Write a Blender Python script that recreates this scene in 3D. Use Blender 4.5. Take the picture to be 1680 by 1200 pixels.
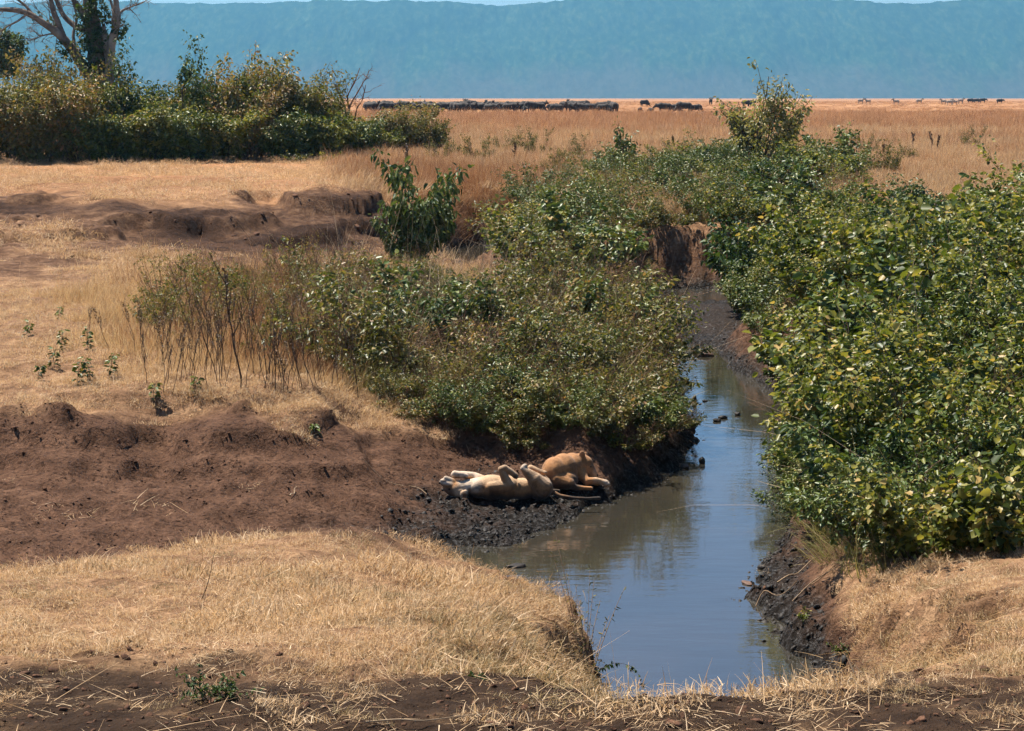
import bpy, bmesh, math, random, time
import numpy as np
from mathutils import Vector, Matrix, Euler
T0 = time.time()
random.seed(7)
RNG = np.random.default_rng(7)
for _o in list(bpy.data.objects):
    bpy.data.objects.remove(_o)
SC = bpy.context.scene
COL = SC.collection
PI = math.pi

# ------------------------------------------------------------------ camera
EYE = 6.5                     # metres above the stream
FPX = 1680 * 70 / 36          # focal length in photo pixels
HORIZON = 161.0               # photo row of the true horizon
PITCH = math.atan((600 - HORIZON) / FPX)
cam_data = bpy.data.cameras.new('camera')
cam_data.lens = 70
cam_data.sensor_width = 36
cam_data.sensor_fit = 'HORIZONTAL'
cam_data.clip_start = 0.5
cam_data.clip_end = 40000
cam = bpy.data.objects.new('camera', cam_data)
cam.location = (0, 0, EYE)
cam.rotation_euler = (PI / 2 - PITCH, 0, 0)
COL.objects.link(cam)
SC.camera = cam

# ------------------------------------------------------------------ sky, sun, exposure
SUN_EL = math.radians(62)
SUN_AZ = math.radians(-50)     # clockwise from +Y: behind the scene, to the left
world = bpy.data.worlds.new('World')
SC.world = world
world.use_nodes = True
wn = world.node_tree.nodes
wl = world.node_tree.links
bg = wn['Background']
sky = wn.new('ShaderNodeTexSky')
sky.sky_type = 'NISHITA'
sky.sun_disc = False
sky.sun_elevation = SUN_EL
sky.sun_rotation = SUN_AZ
sky.altitude = 1700
sky.air_density = 1.0
sky.dust_density = 0.2
sky.ozone_density = 4.5
wl.new(sky.outputs[0], bg.inputs[0])
bg.inputs[1].default_value = 0.07
sun_data = bpy.data.lights.new('sun', 'SUN')
sun_data.energy = 5.0
sun_data.angle = math.radians(0.53)
sun_data.color = (1.0, 0.93, 0.82)
sun = bpy.data.objects.new('sun', sun_data)
sun_dir = Vector((math.sin(SUN_AZ) * math.cos(SUN_EL), math.cos(SUN_AZ) * math.cos(SUN_EL), math.sin(SUN_EL)))
sun.rotation_euler = sun_dir.to_track_quat('Z', 'Y').to_euler()
sun.location = (0, 0, 60)
COL.objects.link(sun)
SC.view_settings.view_transform = 'Standard'
SC.view_settings.look = 'None'
SC.view_settings.gamma = 1.0
SC.view_settings.exposure = 1.18
SC.view_settings.use_curve_mapping = False
SC.render.engine = 'CYCLES'
cy = SC.cycles
cy.max_bounces = 4
cy.diffuse_bounces = 1
cy.glossy_bounces = 2
cy.transmission_bounces = 4
cy.transparent_max_bounces = 4
cy.volume_bounces = 0
cy.use_adaptive_sampling = True
cy.adaptive_threshold = 0.03
cy.use_denoising = True
cy.denoiser = 'OPENIMAGEDENOISE'
cy.sample_clamp_indirect = 6.0
cy.caustics_reflective = False
cy.caustics_refractive = False

# ------------------------------------------------------------------ pixel helpers (design time: where on the land a thing stands)
CA, SA = math.cos(PITCH), math.sin(PITCH)
def ray(px, py):
    x = (px - 840) / FPX; u = (600 - py) / FPX
    return np.array([x, CA + u * SA, -SA + u * CA])
def at(px, py, e):
    d = ray(px, py); t = (e - EYE) / d[2]
    return d[0] * t, d[1] * t
def side(px, Y, e):
    dep = Y * CA - (e - EYE) * SA
    return (px - 840) / FPX * dep, Y

# ------------------------------------------------------------------ noise
def _hash(ix, iy, seed):
    h = (ix.astype(np.int64) * 374761393 + iy.astype(np.int64) * 668265263 + seed * 2147483647) & 0xFFFFFFFF
    h = ((h ^ (h >> 13)) * 1274126177) & 0xFFFFFFFF
    return ((h ^ (h >> 16)) & 0xFFFFFF) / float(0xFFFFFF)
def vnoise(x, y, seed=0):
    x = np.asarray(x, float); y = np.asarray(y, float)
    ix = np.floor(x); iy = np.floor(y)
    fx = x - ix; fy = y - iy
    fx = fx * fx * fx * (fx * (fx * 6 - 15) + 10); fy = fy * fy * fy * (fy * (fy * 6 - 15) + 10)
    a = _hash(ix, iy, seed); b = _hash(ix + 1, iy, seed); c = _hash(ix, iy + 1, seed); d = _hash(ix + 1, iy + 1, seed)
    return (a * (1 - fx) + b * fx) * (1 - fy) + (c * (1 - fx) + d * fx) * fy
def fbm(x, y, octaves=4, seed=0, gain=0.5):
    s = 0; a = 1; tot = 0
    for k in range(octaves):
        s = s + a * vnoise(x * 2 ** k + 17.3 * k, y * 2 ** k - 9.1 * k, seed + k); tot += a; a *= gain
    return s / tot
def sstep(a, b, x):
    t = np.clip((x - a) / (b - a), 0, 1); return t * t * (3 - 2 * t)

# ------------------------------------------------------------------ mesh, object and label helpers
def mesh_np(name, verts, faces, mat=None, smooth=False, colors=None, floats=None, mats=None, midx=None):
    """verts Nx3, faces MxK (same K for all)."""
    me = bpy.data.meshes.new(name)
    verts = np.ascontiguousarray(verts, dtype=np.float32); faces = np.ascontiguousarray(faces, dtype=np.int32)
    n, (m, k) = len(verts), faces.shape
    me.vertices.add(n); me.vertices.foreach_set('co', verts.ravel())
    me.loops.add(m * k); me.loops.foreach_set('vertex_index', faces.ravel())
    me.polygons.add(m)
    me.polygons.foreach_set('loop_start', np.arange(0, m * k, k, dtype=np.int32))
    if smooth: me.polygons.foreach_set('use_smooth', np.ones(m, dtype=bool))
    me.update(calc_edges=True)
    if colors is not None:
        for nm, c in colors.items():
            a = me.color_attributes.new(nm, 'FLOAT_COLOR', 'POINT')
            c4 = np.ones((n, 4), np.float32); c4[:, :3] = c
            a.data.foreach_set('color', c4.ravel())
    if floats is not None:
        for nm, f in floats.items():
            a = me.attributes.new(nm, 'FLOAT', 'POINT'); a.data.foreach_set('value', np.asarray(f, np.float32))
    if mats:
        for mm in mats: me.materials.append(mm)
        if midx is not None: me.polygons.foreach_set('material_index', np.asarray(midx, np.int32))
    elif mat: me.materials.append(mat)
    return me
def link(name, me, parent=None):
    o = bpy.data.objects.new(name, me); COL.objects.link(o)
    if parent is not None: o.parent = parent
    return o
def tag(o, label=None, cat=None, group=None, kind=None):
    if label: o['label'] = label
    if cat: o['category'] = cat
    if group: o['group'] = group
    if kind: o['kind'] = kind
    return o
def empty(name, loc, rz=0.0, s=1.0):
    o = bpy.data.objects.new(name, None); COL.objects.link(o)
    o.location = loc; o.rotation_euler = (0, 0, rz); o.scale = (s, s, s) if np.isscalar(s) else s
    o.empty_display_size = 0.2
    return o
class MB:
    """collects vertices and faces (tris and quads kept as quads; a tri repeats its last vertex never: stored apart)"""
    def __init__(self): self.v = []; self.f = []; self.t = []; self.n = 0
    def add(self, v, f, tint=None):
        v = np.asarray(v, float); f = np.asarray(f, int)
        self.v.append(v); self.f.append(f + self.n); self.n += len(v)
        self.t.append(np.full(len(v), 0.5) if tint is None else np.broadcast_to(np.asarray(tint, float), (len(v),)))
    def mesh(self, name, mat, smooth=False):
        v = np.concatenate(self.v); t = np.concatenate(self.t)
        ks = {f.shape[1] for f in self.f}
        if len(ks) == 1:
            return mesh_np(name, v, np.concatenate(self.f), mat, smooth, floats={'tint': t})
        tris = []
        for f in self.f:
            if f.shape[1] == 3: tris.append(f)
            else: tris.append(f[:, [0, 1, 2]]); tris.append(f[:, [0, 2, 3]])
        return mesh_np(name, v, np.concatenate(tris), mat, smooth, floats={'tint': t})
def tube(mb, pts, rad, sides=5, tint=None, cap=True):
    pts = np.asarray(pts, float); n = len(pts)
    rad = np.broadcast_to(np.asarray(rad, float), (n,))
    d = np.gradient(pts, axis=0); d /= np.linalg.norm(d, axis=1, keepdims=True) + 1e-9
    ref = np.array([0.31, 0.17, 0.93]) if abs(d[:, 2].mean()) < 0.9 else np.array([1, 0.1, 0])
    a = np.cross(d, ref); a /= np.linalg.norm(a, axis=1, keepdims=True) + 1e-9
    b = np.cross(d, a)
    th = np.arange(sides) * 2 * PI / sides
    ring = pts[:, None, :] + rad[:, None, None] * (np.cos(th)[None, :, None] * a[:, None, :] + np.sin(th)[None, :, None] * b[:, None, :])
    v = ring.reshape(-1, 3)
    i = np.arange(n - 1)[:, None] * sides; j = np.arange(sides)[None, :]; j2 = (j + 1) % sides
    f = np.stack([i + j, i + j2, i + sides + j2, i + sides + j], -1).reshape(-1, 4)
    mb.add(v, f, tint)
# ------------------------------------------------------------------ materials
def new_mat(name):
    m = bpy.data.materials.new(name); m.use_nodes = True
    nt = m.node_tree; b = nt.nodes['Principled BSDF']
    return m, nt, b
def nd(nt, kind, **kw):
    n = nt.nodes.new('ShaderNode' + kind)
    for k, v in kw.items():
        if k.startswith('_'): setattr(n, k[1:], v)
        else: n.inputs[k.replace('__', ' ')].default_value = v
    return n
def ramp(nt, fac, stops):
    r = nt.nodes.new('ShaderNodeValToRGB')
    e = r.color_ramp.elements
    while len(e) < len(stops): e.new(0.5)
    for i, (p, c) in enumerate(stops):
        e[i].position = p; e[i].color = (*c, 1)
    nt.links.new(fac, r.inputs[0]); return r.outputs[0]
def mix(nt, a, b, fac, mode='MIX'):
    n = nt.nodes.new('ShaderNodeMix'); n.data_type = 'RGBA'; n.blend_type = mode
    for sock, val in ((n.inputs[0], fac), (n.inputs[6], a), (n.inputs[7], b)):
        if hasattr(val, 'is_linked') or hasattr(val, 'links'): nt.links.new(val, sock)
        else: sock.default_value = (*val, 1) if not np.isscalar(val) else val
    return n.outputs[2]
def noise(nt, scale, detail=4, rough=0.6, vec=None, dist=0.0):
    n = nd(nt, 'TexNoise', Scale=scale, Detail=detail, Roughness=rough, Distortion=dist)
    if vec is not None: nt.links.new(vec, n.inputs['Vector'])
    return n.outputs['Fac']
def bump(nt, h, strength, dist, b, nrm=None):
    n = nd(nt, 'Bump', Strength=strength, Distance=dist)
    nt.links.new(h, n.inputs['Height'])
    if nrm is not None: nt.links.new(nrm, n.inputs['Normal'])
    nt.links.new(n.outputs[0], b.inputs['Normal']); return n.outputs[0]
def maths(nt, op, a, b=None, clamp=False):
    n = nt.nodes.new('ShaderNodeMath'); n.operation = op; n.use_clamp = clamp
    for i, v in enumerate((a, b)):
        if v is None: continue
        if np.isscalar(v): n.inputs[i].default_value = v
        else: nt.links.new(v, n.inputs[i])
    return n.outputs[0]

def leaf_material(name, stops, trans=0.18, rough=0.42, spec=0.3, glow=(1.0, 1.0, 0.45)):
    """leaf colour by the per-leaf value 'tint'; part of the light shines through"""
    m, nt, b = new_mat(name)
    at_ = nd(nt, 'Attribute', _attribute_name='tint')
    oi = nd(nt, 'ObjectInfo')
    f = maths(nt, 'ADD', at_.outputs['Fac'], maths(nt, 'MULTIPLY', maths(nt, 'SUBTRACT', oi.outputs['Random'], 0.5), 0.22), True)
    c = ramp(nt, f, stops)
    nt.links.new(c, b.inputs['Base Color'])
    b.inputs['Roughness'].default_value = rough
    b.inputs['Specular IOR Level'].default_value = spec
    tr = nd(nt, 'BsdfTranslucent')
    nt.links.new(mix(nt, c, glow, 1.0, 'MULTIPLY'), tr.inputs[0])
    mx = nd(nt, 'MixShader', Fac=trans)
    nt.links.new(b.outputs[0], mx.inputs[1]); nt.links.new(tr.outputs[0], mx.inputs[2])
    nt.links.new(mx.outputs[0], nt.nodes['Material Output'].inputs[0])
    return m
def plain_material(name, stops, rough=0.85, scale=8.0, spec=0.2, tintw=0.6):
    m, nt, b = new_mat(name)
    at_ = nd(nt, 'Attribute', _attribute_name='tint')
    co = nd(nt, 'TexCoord')
    n = noise(nt, scale, 4, 0.6, co.outputs['Object'])
    f = maths(nt, 'ADD', maths(nt, 'MULTIPLY', at_.outputs['Fac'], tintw), maths(nt, 'MULTIPLY', n, 1 - tintw))
    nt.links.new(ramp(nt, f, stops), b.inputs['Base Color'])
    b.inputs['Roughness'].default_value = rough
    b.inputs['Specular IOR Level'].default_value = spec
    bump(nt, n, 0.5, 0.02, b)
    return m
# ------------------------------------------------------------------ the lie of the land
SEEN = [  # photo column, row, elevation above the stream
 # near verge
 (-200,1200,2.7),(100,1200,2.62),(400,1200,2.6),(700,1200,2.58),(1000,1200,2.58),(1300,1200,2.6),(1500,1200,2.65),(1680,1200,2.7),(1900,1200,2.75),
 (960,1140,2.45),(1060,1136,2.48),(1160,1134,2.48),(1260,1134,2.46),(1330,1138,2.42),
 # spur with pale grass, left
 (-150,1110,2.45),(100,1100,2.42),(400,1100,2.42),(700,1110,2.44),(880,1115,2.4),
 (-100,1020,2.1),(200,1010,2.05),(500,1000,2.0),(750,1010,1.95),(880,1050,1.9),
 (-50,955,1.66),(150,930,1.5),(350,905,1.36),(560,880,1.18),(640,890,.95),(700,908,.75),
 (500,940,1.55),(700,950,1.3),(800,955,.8),(830,985,1.15),(900,998,.92),(950,1052,1.2),(966,1125,2.0),(955,1085,1.75),(930,1030,1.35),
 # brown gully
 (0,925,.72),(200,895,.62),(400,872,.5),(560,868,.36),(640,872,.25),
 (0,840,.75),(200,830,.72),(400,830,.68),(560,840,.42),(700,868,.12),(780,885,.06),
 (0,780,.78),(150,780,.8),(250,760,.85),(380,792,.72),(500,790,.7),(600,770,.7),(700,790,.45),(740,830,.2),(860,838,.14),
 (0,745,1.0),(0,695,1.42),(100,690,1.45),(190,700,1.35),(230,720,1.1),(270,700,1.2),
 (340,700,1.26),(400,702,1.24),(450,735,.95),(340,745,1.0),(420,765,.86),
 (400,672,1.5),(480,668,1.52),(540,668,1.46),(560,712,.95),(480,715,1.02),(640,730,.75),(740,735,.6),(800,745,.5),
 (820,780,.34),(960,810,.16),(1000,800,.2),(1060,765,.3),(1080,730,.45),(1110,710,.3),(900,752,.55),
 # shelf
 (-100,650,1.6),(100,640,1.62),(300,640,1.62),(520,640,1.6),(-100,560,1.8),(100,555,1.82),(300,560,1.8),
 (0,480,1.84),(150,480,1.84),(300,470,1.84),(420,445,1.84),(560,440,1.8),
 (650,690,1.05),(800,690,1.0),(950,700,1.0),(1060,700,.7),
 # dry terraces beyond the shelf
 (-50,450,1.75),(150,442,1.7),(350,440,1.25),(520,432,.9),(620,436,.6),
 (-50,400,1.7),(100,400,1.72),(180,392,1.7),(215,400,1.4),(300,415,1.15),(420,415,.95),(520,418,.75),(620,415,.6),
 (-50,365,1.9),(100,362,1.9),(200,366,1.9),(240,372,1.65),(330,390,1.35),(420,395,1.25),
 (0,333,2.42),(60,328,2.48),(140,345,2.2),(190,340,2.4),(260,352,2.2),(330,347,2.2),(400,342,2.22),(430,360,1.7),(470,352,1.9),
 (100,310,2.5),(300,310,2.5),(400,305,2.5),(500,318,2.45),(560,308,2.52),(600,318,2.3),(625,350,1.7),(520,385,1.35),(560,395,1.1),(640,400,.5),
 (-50,282,2.72),(200,282,2.72),(420,272,2.85),(600,285,2.7),
 # banks round the far pools
 (700,345,1.8),(700,300,2.5),(760,370,.9),(760,320,2.2),(820,370,1.2),(850,310,2.45),(950,290,2.7),
 (1150,400,1.75),(1060,400,1.8),(1130,455,.75),(1190,450,.7),(1240,430,1.3),(1060,340,2.35),(1200,330,2.45),
 (1100,530,.16),(1180,530,.22),(1140,508,.1),(1100,556,.08),(1170,556,.1),(1060,500,.12),(1130,499,.08),(1200,500,.12),(1230,510,.5),(1210,520,.5),
 # field
 (800,255,3.0),(1000,250,3.05),(1400,280,2.98),(1680,300,2.92),(1500,318,2.9),(1750,320,2.85),(1350,300,2.9),
 (0,240,3.1),(600,230,3.25),(1000,220,3.45),(1500,230,3.3),(1800,230,3.3),
 (-200,205,3.75),(600,205,3.75),(1000,205,3.75),(1400,205,3.75),(1900,205,3.75),
 (-400,183,4.4),(400,183,4.4),(1000,183,4.4),(1500,183,4.4),(2100,183,4.4),
 # right bank
 (1300,960,.28),(1270,930,.18),(1350,1010,.35),(1400,930,.75),(1330,900,.35),
 (1345,1090,1.55),(1350,1050,1.3),(1420,1000,1.45),(1540,985,1.65),(1680,950,1.85),(1680,1060,2.3),(1500,1080,2.1),(1420,1110,2.2),(1800,960,1.9),
]
HIDDEN = [  # photo column, distance, elevation
 (-100,4,2.8),(840,4,2.8),(1780,4,2.8),(-600,-8,2.9),(840,-8,2.9),(2300,-8,2.9),
 (1100,15.0,.8),(1250,15.4,.8),(1400,26,1.0),(1550,25,1.1),(1700,25,1.3),(1900,26,1.4),
 (1420,30,1.5),(1550,30,1.85),(1700,30,2.0),(1900,30,2.1),
 (1390,36,1.8),(1550,37,2.3),(1750,37,2.4),(1340,44,1.9),(1500,46,2.5),(1750,46,2.6),
 (1290,54,1.5),(1400,56,2.4),(1600,58,2.7),(1300,64,2.1),(1450,70,2.75),(1250,70,2.2),
 (700,38,1.45),(850,38,1.4),(1000,39,1.3),(1070,42,.9),(600,42,1.7),(800,44,1.8),(1000,46,1.7),(1060,50,1.0),
 (700,52,1.8),(900,53,1.75),(1020,56,1.2),(800,58,1.5),(930,62,1.5),(1020,62,.9),(900,70,1.5),(900,78,1.9),(1000,74,1.9),
 (770,77,.15),(780,62,1.12),(780,67,.68),(780,72,.3),(740,66,.85),(830,66,.95),(820,72,.45),(740,72,.4),(650,62,1.2),(690,70,.6),(560,58,1.75),(-300,140,3.2),(-300,60,1.8),(-300,35,1.6),(-300,30,.85),(-300,25,.8),
]
SHORE_NEAR = [('s',1010,15.7),('s',1000,17.2),('s',992,19.5),('s',978,21.6),('s',932,23.6),('s',818,24.8),('s',715,26.2),
 (690,898),(760,901),(832,897),(842,886),(905,868),(925,850),(962,836),(1000,821),(1060,797),(1100,773),(1128,748),(1143,712),(1122,682),(1098,655),(1089,620),
 (1082,592),(1086,571),(1130,565),(1182,572),(1196,598),(1225,618),(1260,636),(1302,664),(1332,705),(1345,760),(1335,820),(1296,872),(1262,927),(1245,965),
 (1222,984),(1262,1004),(1290,1030),(1278,1056),(1320,1082),(1348,1110),(1350,1136),('s',1345,18.5),('s',1310,16.6),('s',1160,15.6)]
SHORE_MID = [(1010,486),(1060,477),(1110,473),(1190,475),(1222,484),(1200,496),(1100,495),(1040,494)]
SHORE_FAR = [(712,426),(728,409),(785,402),(830,406),(845,418),(805,436),(745,437)]
def shore(pts):
    return np.array([side(p[1], p[2], 0) if p[0] == 's' else at(p[0], p[1], 0) for p in pts])
POLYS = [shore(SHORE_NEAR), shore(SHORE_MID), shore(SHORE_FAR)]

def _uv(x, y):
    yy = np.maximum(y, -7.5) + 12
    return np.stack([x / yy * 5.2, np.log(yy) * 2.6], -1)
_cx = [at(*c) for c in SEEN] + [side(*c) for c in HIDDEN]
_cz = np.array([c[2] for c in SEEN] + [c[2] for c in HIDDEN])
_cu = _uv(np.array([c[0] for c in _cx]), np.array([c[1] for c in _cx]))
_n = len(_cz)
_K = np.linalg.norm(_cu[:, None] - _cu[None], axis=2) - np.eye(_n) * 0.002
_A = np.zeros((_n + 3, _n + 3)); _A[:_n, :_n] = _K; _A[:_n, _n] = 1; _A[:_n, _n + 1:] = _cu; _A[_n, :_n] = 1; _A[_n + 1:, :_n] = _cu.T
_W = np.linalg.solve(_A, np.concatenate([_cz, np.zeros(3)]))
def poly_sd(poly, x, y):
    """signed distance to a polygon, negative inside"""
    d2 = np.full(x.shape, 1e12); inside = np.zeros(x.shape, bool)
    n = len(poly)
    for i in range(n):
        ax, ay = poly[i]; bx, by = poly[(i + 1) % n]
        ex, ey = bx - ax, by - ay
        wx, wy = x - ax, y - ay
        t = np.clip((wx * ex + wy * ey) / (ex * ex + ey * ey + 1e-12), 0, 1)
        d2 = np.minimum(d2, (wx - t * ex) ** 2 + (wy - t * ey) ** 2)
        c = ((ay > y) != (by > y)) & (x < ex * (y - ay) / (by - ay + 1e-12) + ax)
        inside ^= c
    d = np.sqrt(d2); return np.where(inside, -d, d)
def water_sd(x, y):
    return np.minimum(np.minimum(poly_sd(POLYS[0], x, y), poly_sd(POLYS[1], x, y)), poly_sd(POLYS[2], x, y))
def base_height(x, y):
    u = _uv(x, y); z = np.zeros(len(u))
    for s in range(0, len(u), 40000):
        uu = u[s:s + 40000]
        k = np.sqrt(((uu[:, None, :] - _cu[None]) ** 2).sum(2))
        z[s:s + 40000] = k @ _W[:_n] + _W[_n] + uu @ _W[_n + 1:]
    far = sstep(280, 420, y)
    return z * (1 - far) + (4.4 + 0.5 * sstep(330, 520, y)) * far
# places with their own ground: polygons drawn on the land
MUD_BROWN = [(-200,760),(-200,700),(60,690),(200,695),(260,680),(380,672),(470,690),(570,700),(680,725),(800,742),(880,760),(900,800),(740,860),(640,885),(560,876),(400,885),(250,905),(80,930),(-200,950)]
MUD_FAR = [(-100,322),(60,318),(150,328),(240,335),(330,336),(400,315),(470,318),(540,312),(610,310),(650,345),(670,400),(650,436),(500,438),(380,440),(200,442),(-100,446),(-100,425),(120,418),(170,395),(60,372),(-100,368)]
BUMPS = [(*at(p[0], p[1], p[2]), *p[3:]) for p in (
 (365,742,.95,.34,.95,.62),(440,752,.85,.16,.5,.4),(480,688,1.35,.26,.75,.45),(90,705,1.3,.15,1.0,.35),(250,735,1.05,-.22,.45,1.2),(520,735,.9,-.16,.7,.8),
 (545,342,1.95,1.0,1.8,2.3),(610,345,1.9,.35,1.0,2.0),(75,338,2.3,.32,1.8,1.6),(210,345,2.25,.3,1.7,1.5),(440,312,2.4,.3,1.6,2.2),(380,330,2.3,.15,1.5,1.5),(150,352,2.0,-.3,1.0,1.2),
 (450,330,2.2,-.35,.8,3.0),(230,392,1.5,-.2,1.2,1.4),(560,880,1.15,.10,1.2,.8),(1450,1000,1.5,.15,.9,.7),(1330,1000,.3,.12,.6,.5),(700,850,.2,.10,.8,.5),(600,835,.4,.12,.5,.4),
 (420,840,.65,-.12,.35,.5),(490,845,.6,-.14,.3,.6),(450,845,.62,.1,.25,.4))]
BAR = np.array([side(*q, 0) for q in ((1070, 51), (1195, 51), (1222, 56), (1222, 65), (1040, 65), (1055, 57))])
def height(x, y, parts=False):
    x = np.asarray(x, float); y = np.asarray(y, float)
    z = base_height(x, y)
    for bx, by, ba, rx, ry in BUMPS: z += ba * np.exp(-(((x - bx) / rx) ** 2 + ((y - by) / ry) ** 2))
    near = sstep(140, 60, y)
    z += (fbm(x * 0.9, y * 0.9, 4, 3) - 0.5) * 0.24 * near * sstep(-6, 10, y) * sstep(0.0, 0.9, z)
    z += (fbm(x * 0.12, y * 0.12, 3, 9) - 0.5) * 0.5 * sstep(90, 200, y) * sstep(1500, 500, y)
    # eroded steps: flat treads, crumbling risers
    farw = sstep(58, 63, y) * sstep(106, 96, y) * sstep(4.0, -4.0, x + 3.0) * sstep(2.75, 2.45, z)
    nearw = sstep(29.0, 30.0, y) * sstep(34.5, 33.2, y) * sstep(1.0, -1.0, x - 0.2) * sstep(0.5, 0.7, z)
    for wgt, h_, f_, sd in ((farw * 0.8, 0.8, 0.2, 301), (nearw * 0.6, 0.34, 0.9, 302)):
        nz_ = fbm(x * f_, y * f_ * 0.8, 4, sd) * 1.6
        t_ = z / h_ + nz_; fl = np.floor(t_); fr = t_ - fl
        z = z * (1 - wgt) + wgt * h_ * (fl + sstep(0.0, 0.22, fr) * 0.85 + 0.15 * fr - nz_)
    rough = sstep(1.25, 0.7, z) * near + sstep(60, 66, y) * sstep(100, 90, y) * sstep(2.5, 2.2, z) * 1.2
    lump = fbm(x * 2.6, y * 2.6, 3, 31); fine = fbm(x * 7.0, y * 7.0, 3, 41)
    z += rough * ((lump - 0.5) * 0.20 + (np.abs(fine - 0.5) - 0.12) * -0.16)
    z += (1 - rough) * near * (fine - 0.5) * 0.06
    bar = sstep(0.6, -0.6, poly_sd(BAR, x, y)); z = z * (1 - bar) + np.minimum(z, 0.09 + 0.08 * (lump - 0.5)) * bar
    z += sstep(0.45, 0.2, z) * near * ((fbm(x * 3.6, y * 3.6, 3, 131) - 0.5) * 0.20 - (np.abs(fbm(x * 8.0, y * 6.0, 2, 133) - 0.5) - 0.1) * 0.16)
    d = water_sd(x, y)
    dj = d + (fbm(x * 3.2, y * 3.2, 3, 71) - 0.5) * 0.5 * sstep(0, 0.2, np.abs(d) + 0.1)
    lo = 0.015 + 0.05 * np.clip(dj, 0, 4) ; hi = 0.02 + (0.55 + 1.3 * lump) * (1 + 1.5 * sstep(28, 26, y) * sstep(3, 2, x)) * np.maximum(dj, 0)
    zl = np.clip(z, np.minimum(lo, hi), hi)
    zw = -0.5 * np.clip(-dj / 0.8, 0.02, 1)
    zz = np.where(dj > 0, zl, zw)
    zz = np.where(d > 12, z, zz)
    return (zz, d, z) if parts else zz
_RY = np.concatenate([np.arange(9, 60, 0.08), np.arange(60, 140, 0.25), np.geomspace(140, 4000, 300)])
def hit(px, py):
    """first point of the land along the line of sight through a photo pixel"""
    d = ray(px, py); t = _RY / d[1]
    x, y, zr = d[0] * t, _RY, EYE + d[2] * t
    c = np.arange(0, len(_RY), 6)
    k = np.nonzero(height(x[c], y[c]) >= zr[c])[0]
    k = c[k[0]] if len(k) else len(_RY) - 1
    c = np.arange(max(0, k - 14), min(len(_RY), k + 2))
    z = height(x[c], y[c]); j = np.nonzero(z >= zr[c])[0]
    j = j[0] if len(j) else len(c) - 1
    return np.array([x[c][j], y[c][j], z[j]])
def ground_z(x, y):
    return float(height(np.array([x]), np.array([y]))[0])

def hits(pts): return np.array([hit(*p)[:2] for p in pts])
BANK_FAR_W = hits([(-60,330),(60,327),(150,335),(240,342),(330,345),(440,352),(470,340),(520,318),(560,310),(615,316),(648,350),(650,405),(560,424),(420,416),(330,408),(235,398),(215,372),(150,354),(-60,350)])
MUD_BROWN_W = hits(MUD_BROWN); MUD_FAR_W = hits(MUD_FAR)
# the sheet of ground: fine near by, coarse towards the horizon
_tt = np.linspace(-1, 1, 470); _tt = 0.36 * (0.85 * _tt + 0.15 * _tt ** 3)
_yy = np.concatenate([np.linspace(-7, 10, 14)[:-1], 10 * (115 / 10) ** np.linspace(0, 1, 540)[:-1], np.geomspace(115, 320, 90)[:-1], np.geomspace(320, 14000, 30)])
GX = (_tt[None, :] * (np.abs(_yy)[:, None] + 10)); GY = np.repeat(_yy[:, None], len(_tt), 1)
GZ, GD, _ = height(GX.ravel(), GY.ravel(), True)
gx, gy = GX.ravel(), GY.ravel()
ny, nx = GX.shape
_i = np.arange(ny - 1)[:, None] * nx; _j = np.arange(nx - 1)[None, :]
GF = np.stack([_i + _j, _i + _j + 1, _i + nx + _j + 1, _i + nx + _j], -1).reshape(-1, 4)
# ground cover masks (what the soil is made of there)
def soft(poly, x, y, w):
    return sstep(w, -w, poly_sd(poly, x, y) + (fbm(x * 1.1, y * 1.1, 4, 55) - 0.5) * 2.4 * w)
def masks(x, y, z, d):
    near_w = sstep(5, 20, y)
    mud = soft(MUD_BROWN_W, x, y, 0.5)
    spur = np.maximum(sstep(27.6, 26.4, y) * sstep(2.8, 2.2, x), sstep(25.6, 24.2, y) * sstep(2.8, 3.3, x) * sstep(0.45, 0.7, z))
    mud = np.maximum(mud, (1 - spur) * sstep(0.95, 0.6, z + (fbm(x, y, 3, 5) - 0.5) * 0.5) * sstep(60, 50, y) * sstep(14, 16, y))
    mud = np.maximum(mud, soft(BANK_FAR_W, x, y, 0.9))
    mud = np.maximum(mud, sstep(1.9, 0.9, d + (fbm(x * 1.3, y * 1.3, 3, 25) - 0.5) * 1.2) * np.clip(sstep(27.5, 29, y) + sstep(3.0, 3.6, x) * sstep(24, 25.5, y), 0, 1) * sstep(62, 58, y))
    mudf = np.maximum(soft(MUD_FAR_W, x, y, 1.2), sstep(2.1, 1.4, z + (fbm(x * .5, y * .5, 3, 5) - 0.5)) * sstep(51, 55, y) * sstep(130, 110, y))
    wet = sstep(0.50, 0.10, z + (fbm(x * 2.2, y * 2.2, 4, 15) - 0.5) * 0.34) * sstep(4.5, 1.2, d) 
    wet = wet * (1 - spur * sstep(0.1, 0.3, d))
    wet = np.maximum(wet, sstep(0.8, -0.2, poly_sd(BAR, x, y)) * sstep(0.5, 0.3, z) * 0.9)
    wet = np.maximum(wet, sstep(0.5, 0.2, z + (fbm(x * 1.4, y * 1.4, 3, 15) - 0.5) * 0.5) * sstep(2.9, 3.4, x) * sstep(20, 21.5, y) * sstep(32, 29, y) * 0.9)
    return mud, mudf, wet
def worn(mudf, x, y, slope):
    """the far terraces: straw on the flats, bare soil on the crumbling steps"""
    left = sstep(-1.0, -3.5, x)
    return mudf * (1 - left) + left * np.clip(mudf * (0.25 + 1.5 * sstep(0.42, 0.6, fbm(x * 0.35, y * 0.35, 4, 515))) + mudf * sstep(0.22, 0.5, slope), 0, 1)
G_mud, G_mudf, G_wet = masks(gx, gy, GZ, GD)
_sl = np.abs(np.gradient(GZ.reshape(ny, nx), axis=0) / np.gradient(GY, axis=0)).ravel()
G_mudf = worn(G_mudf, gx, gy, _sl)
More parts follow.
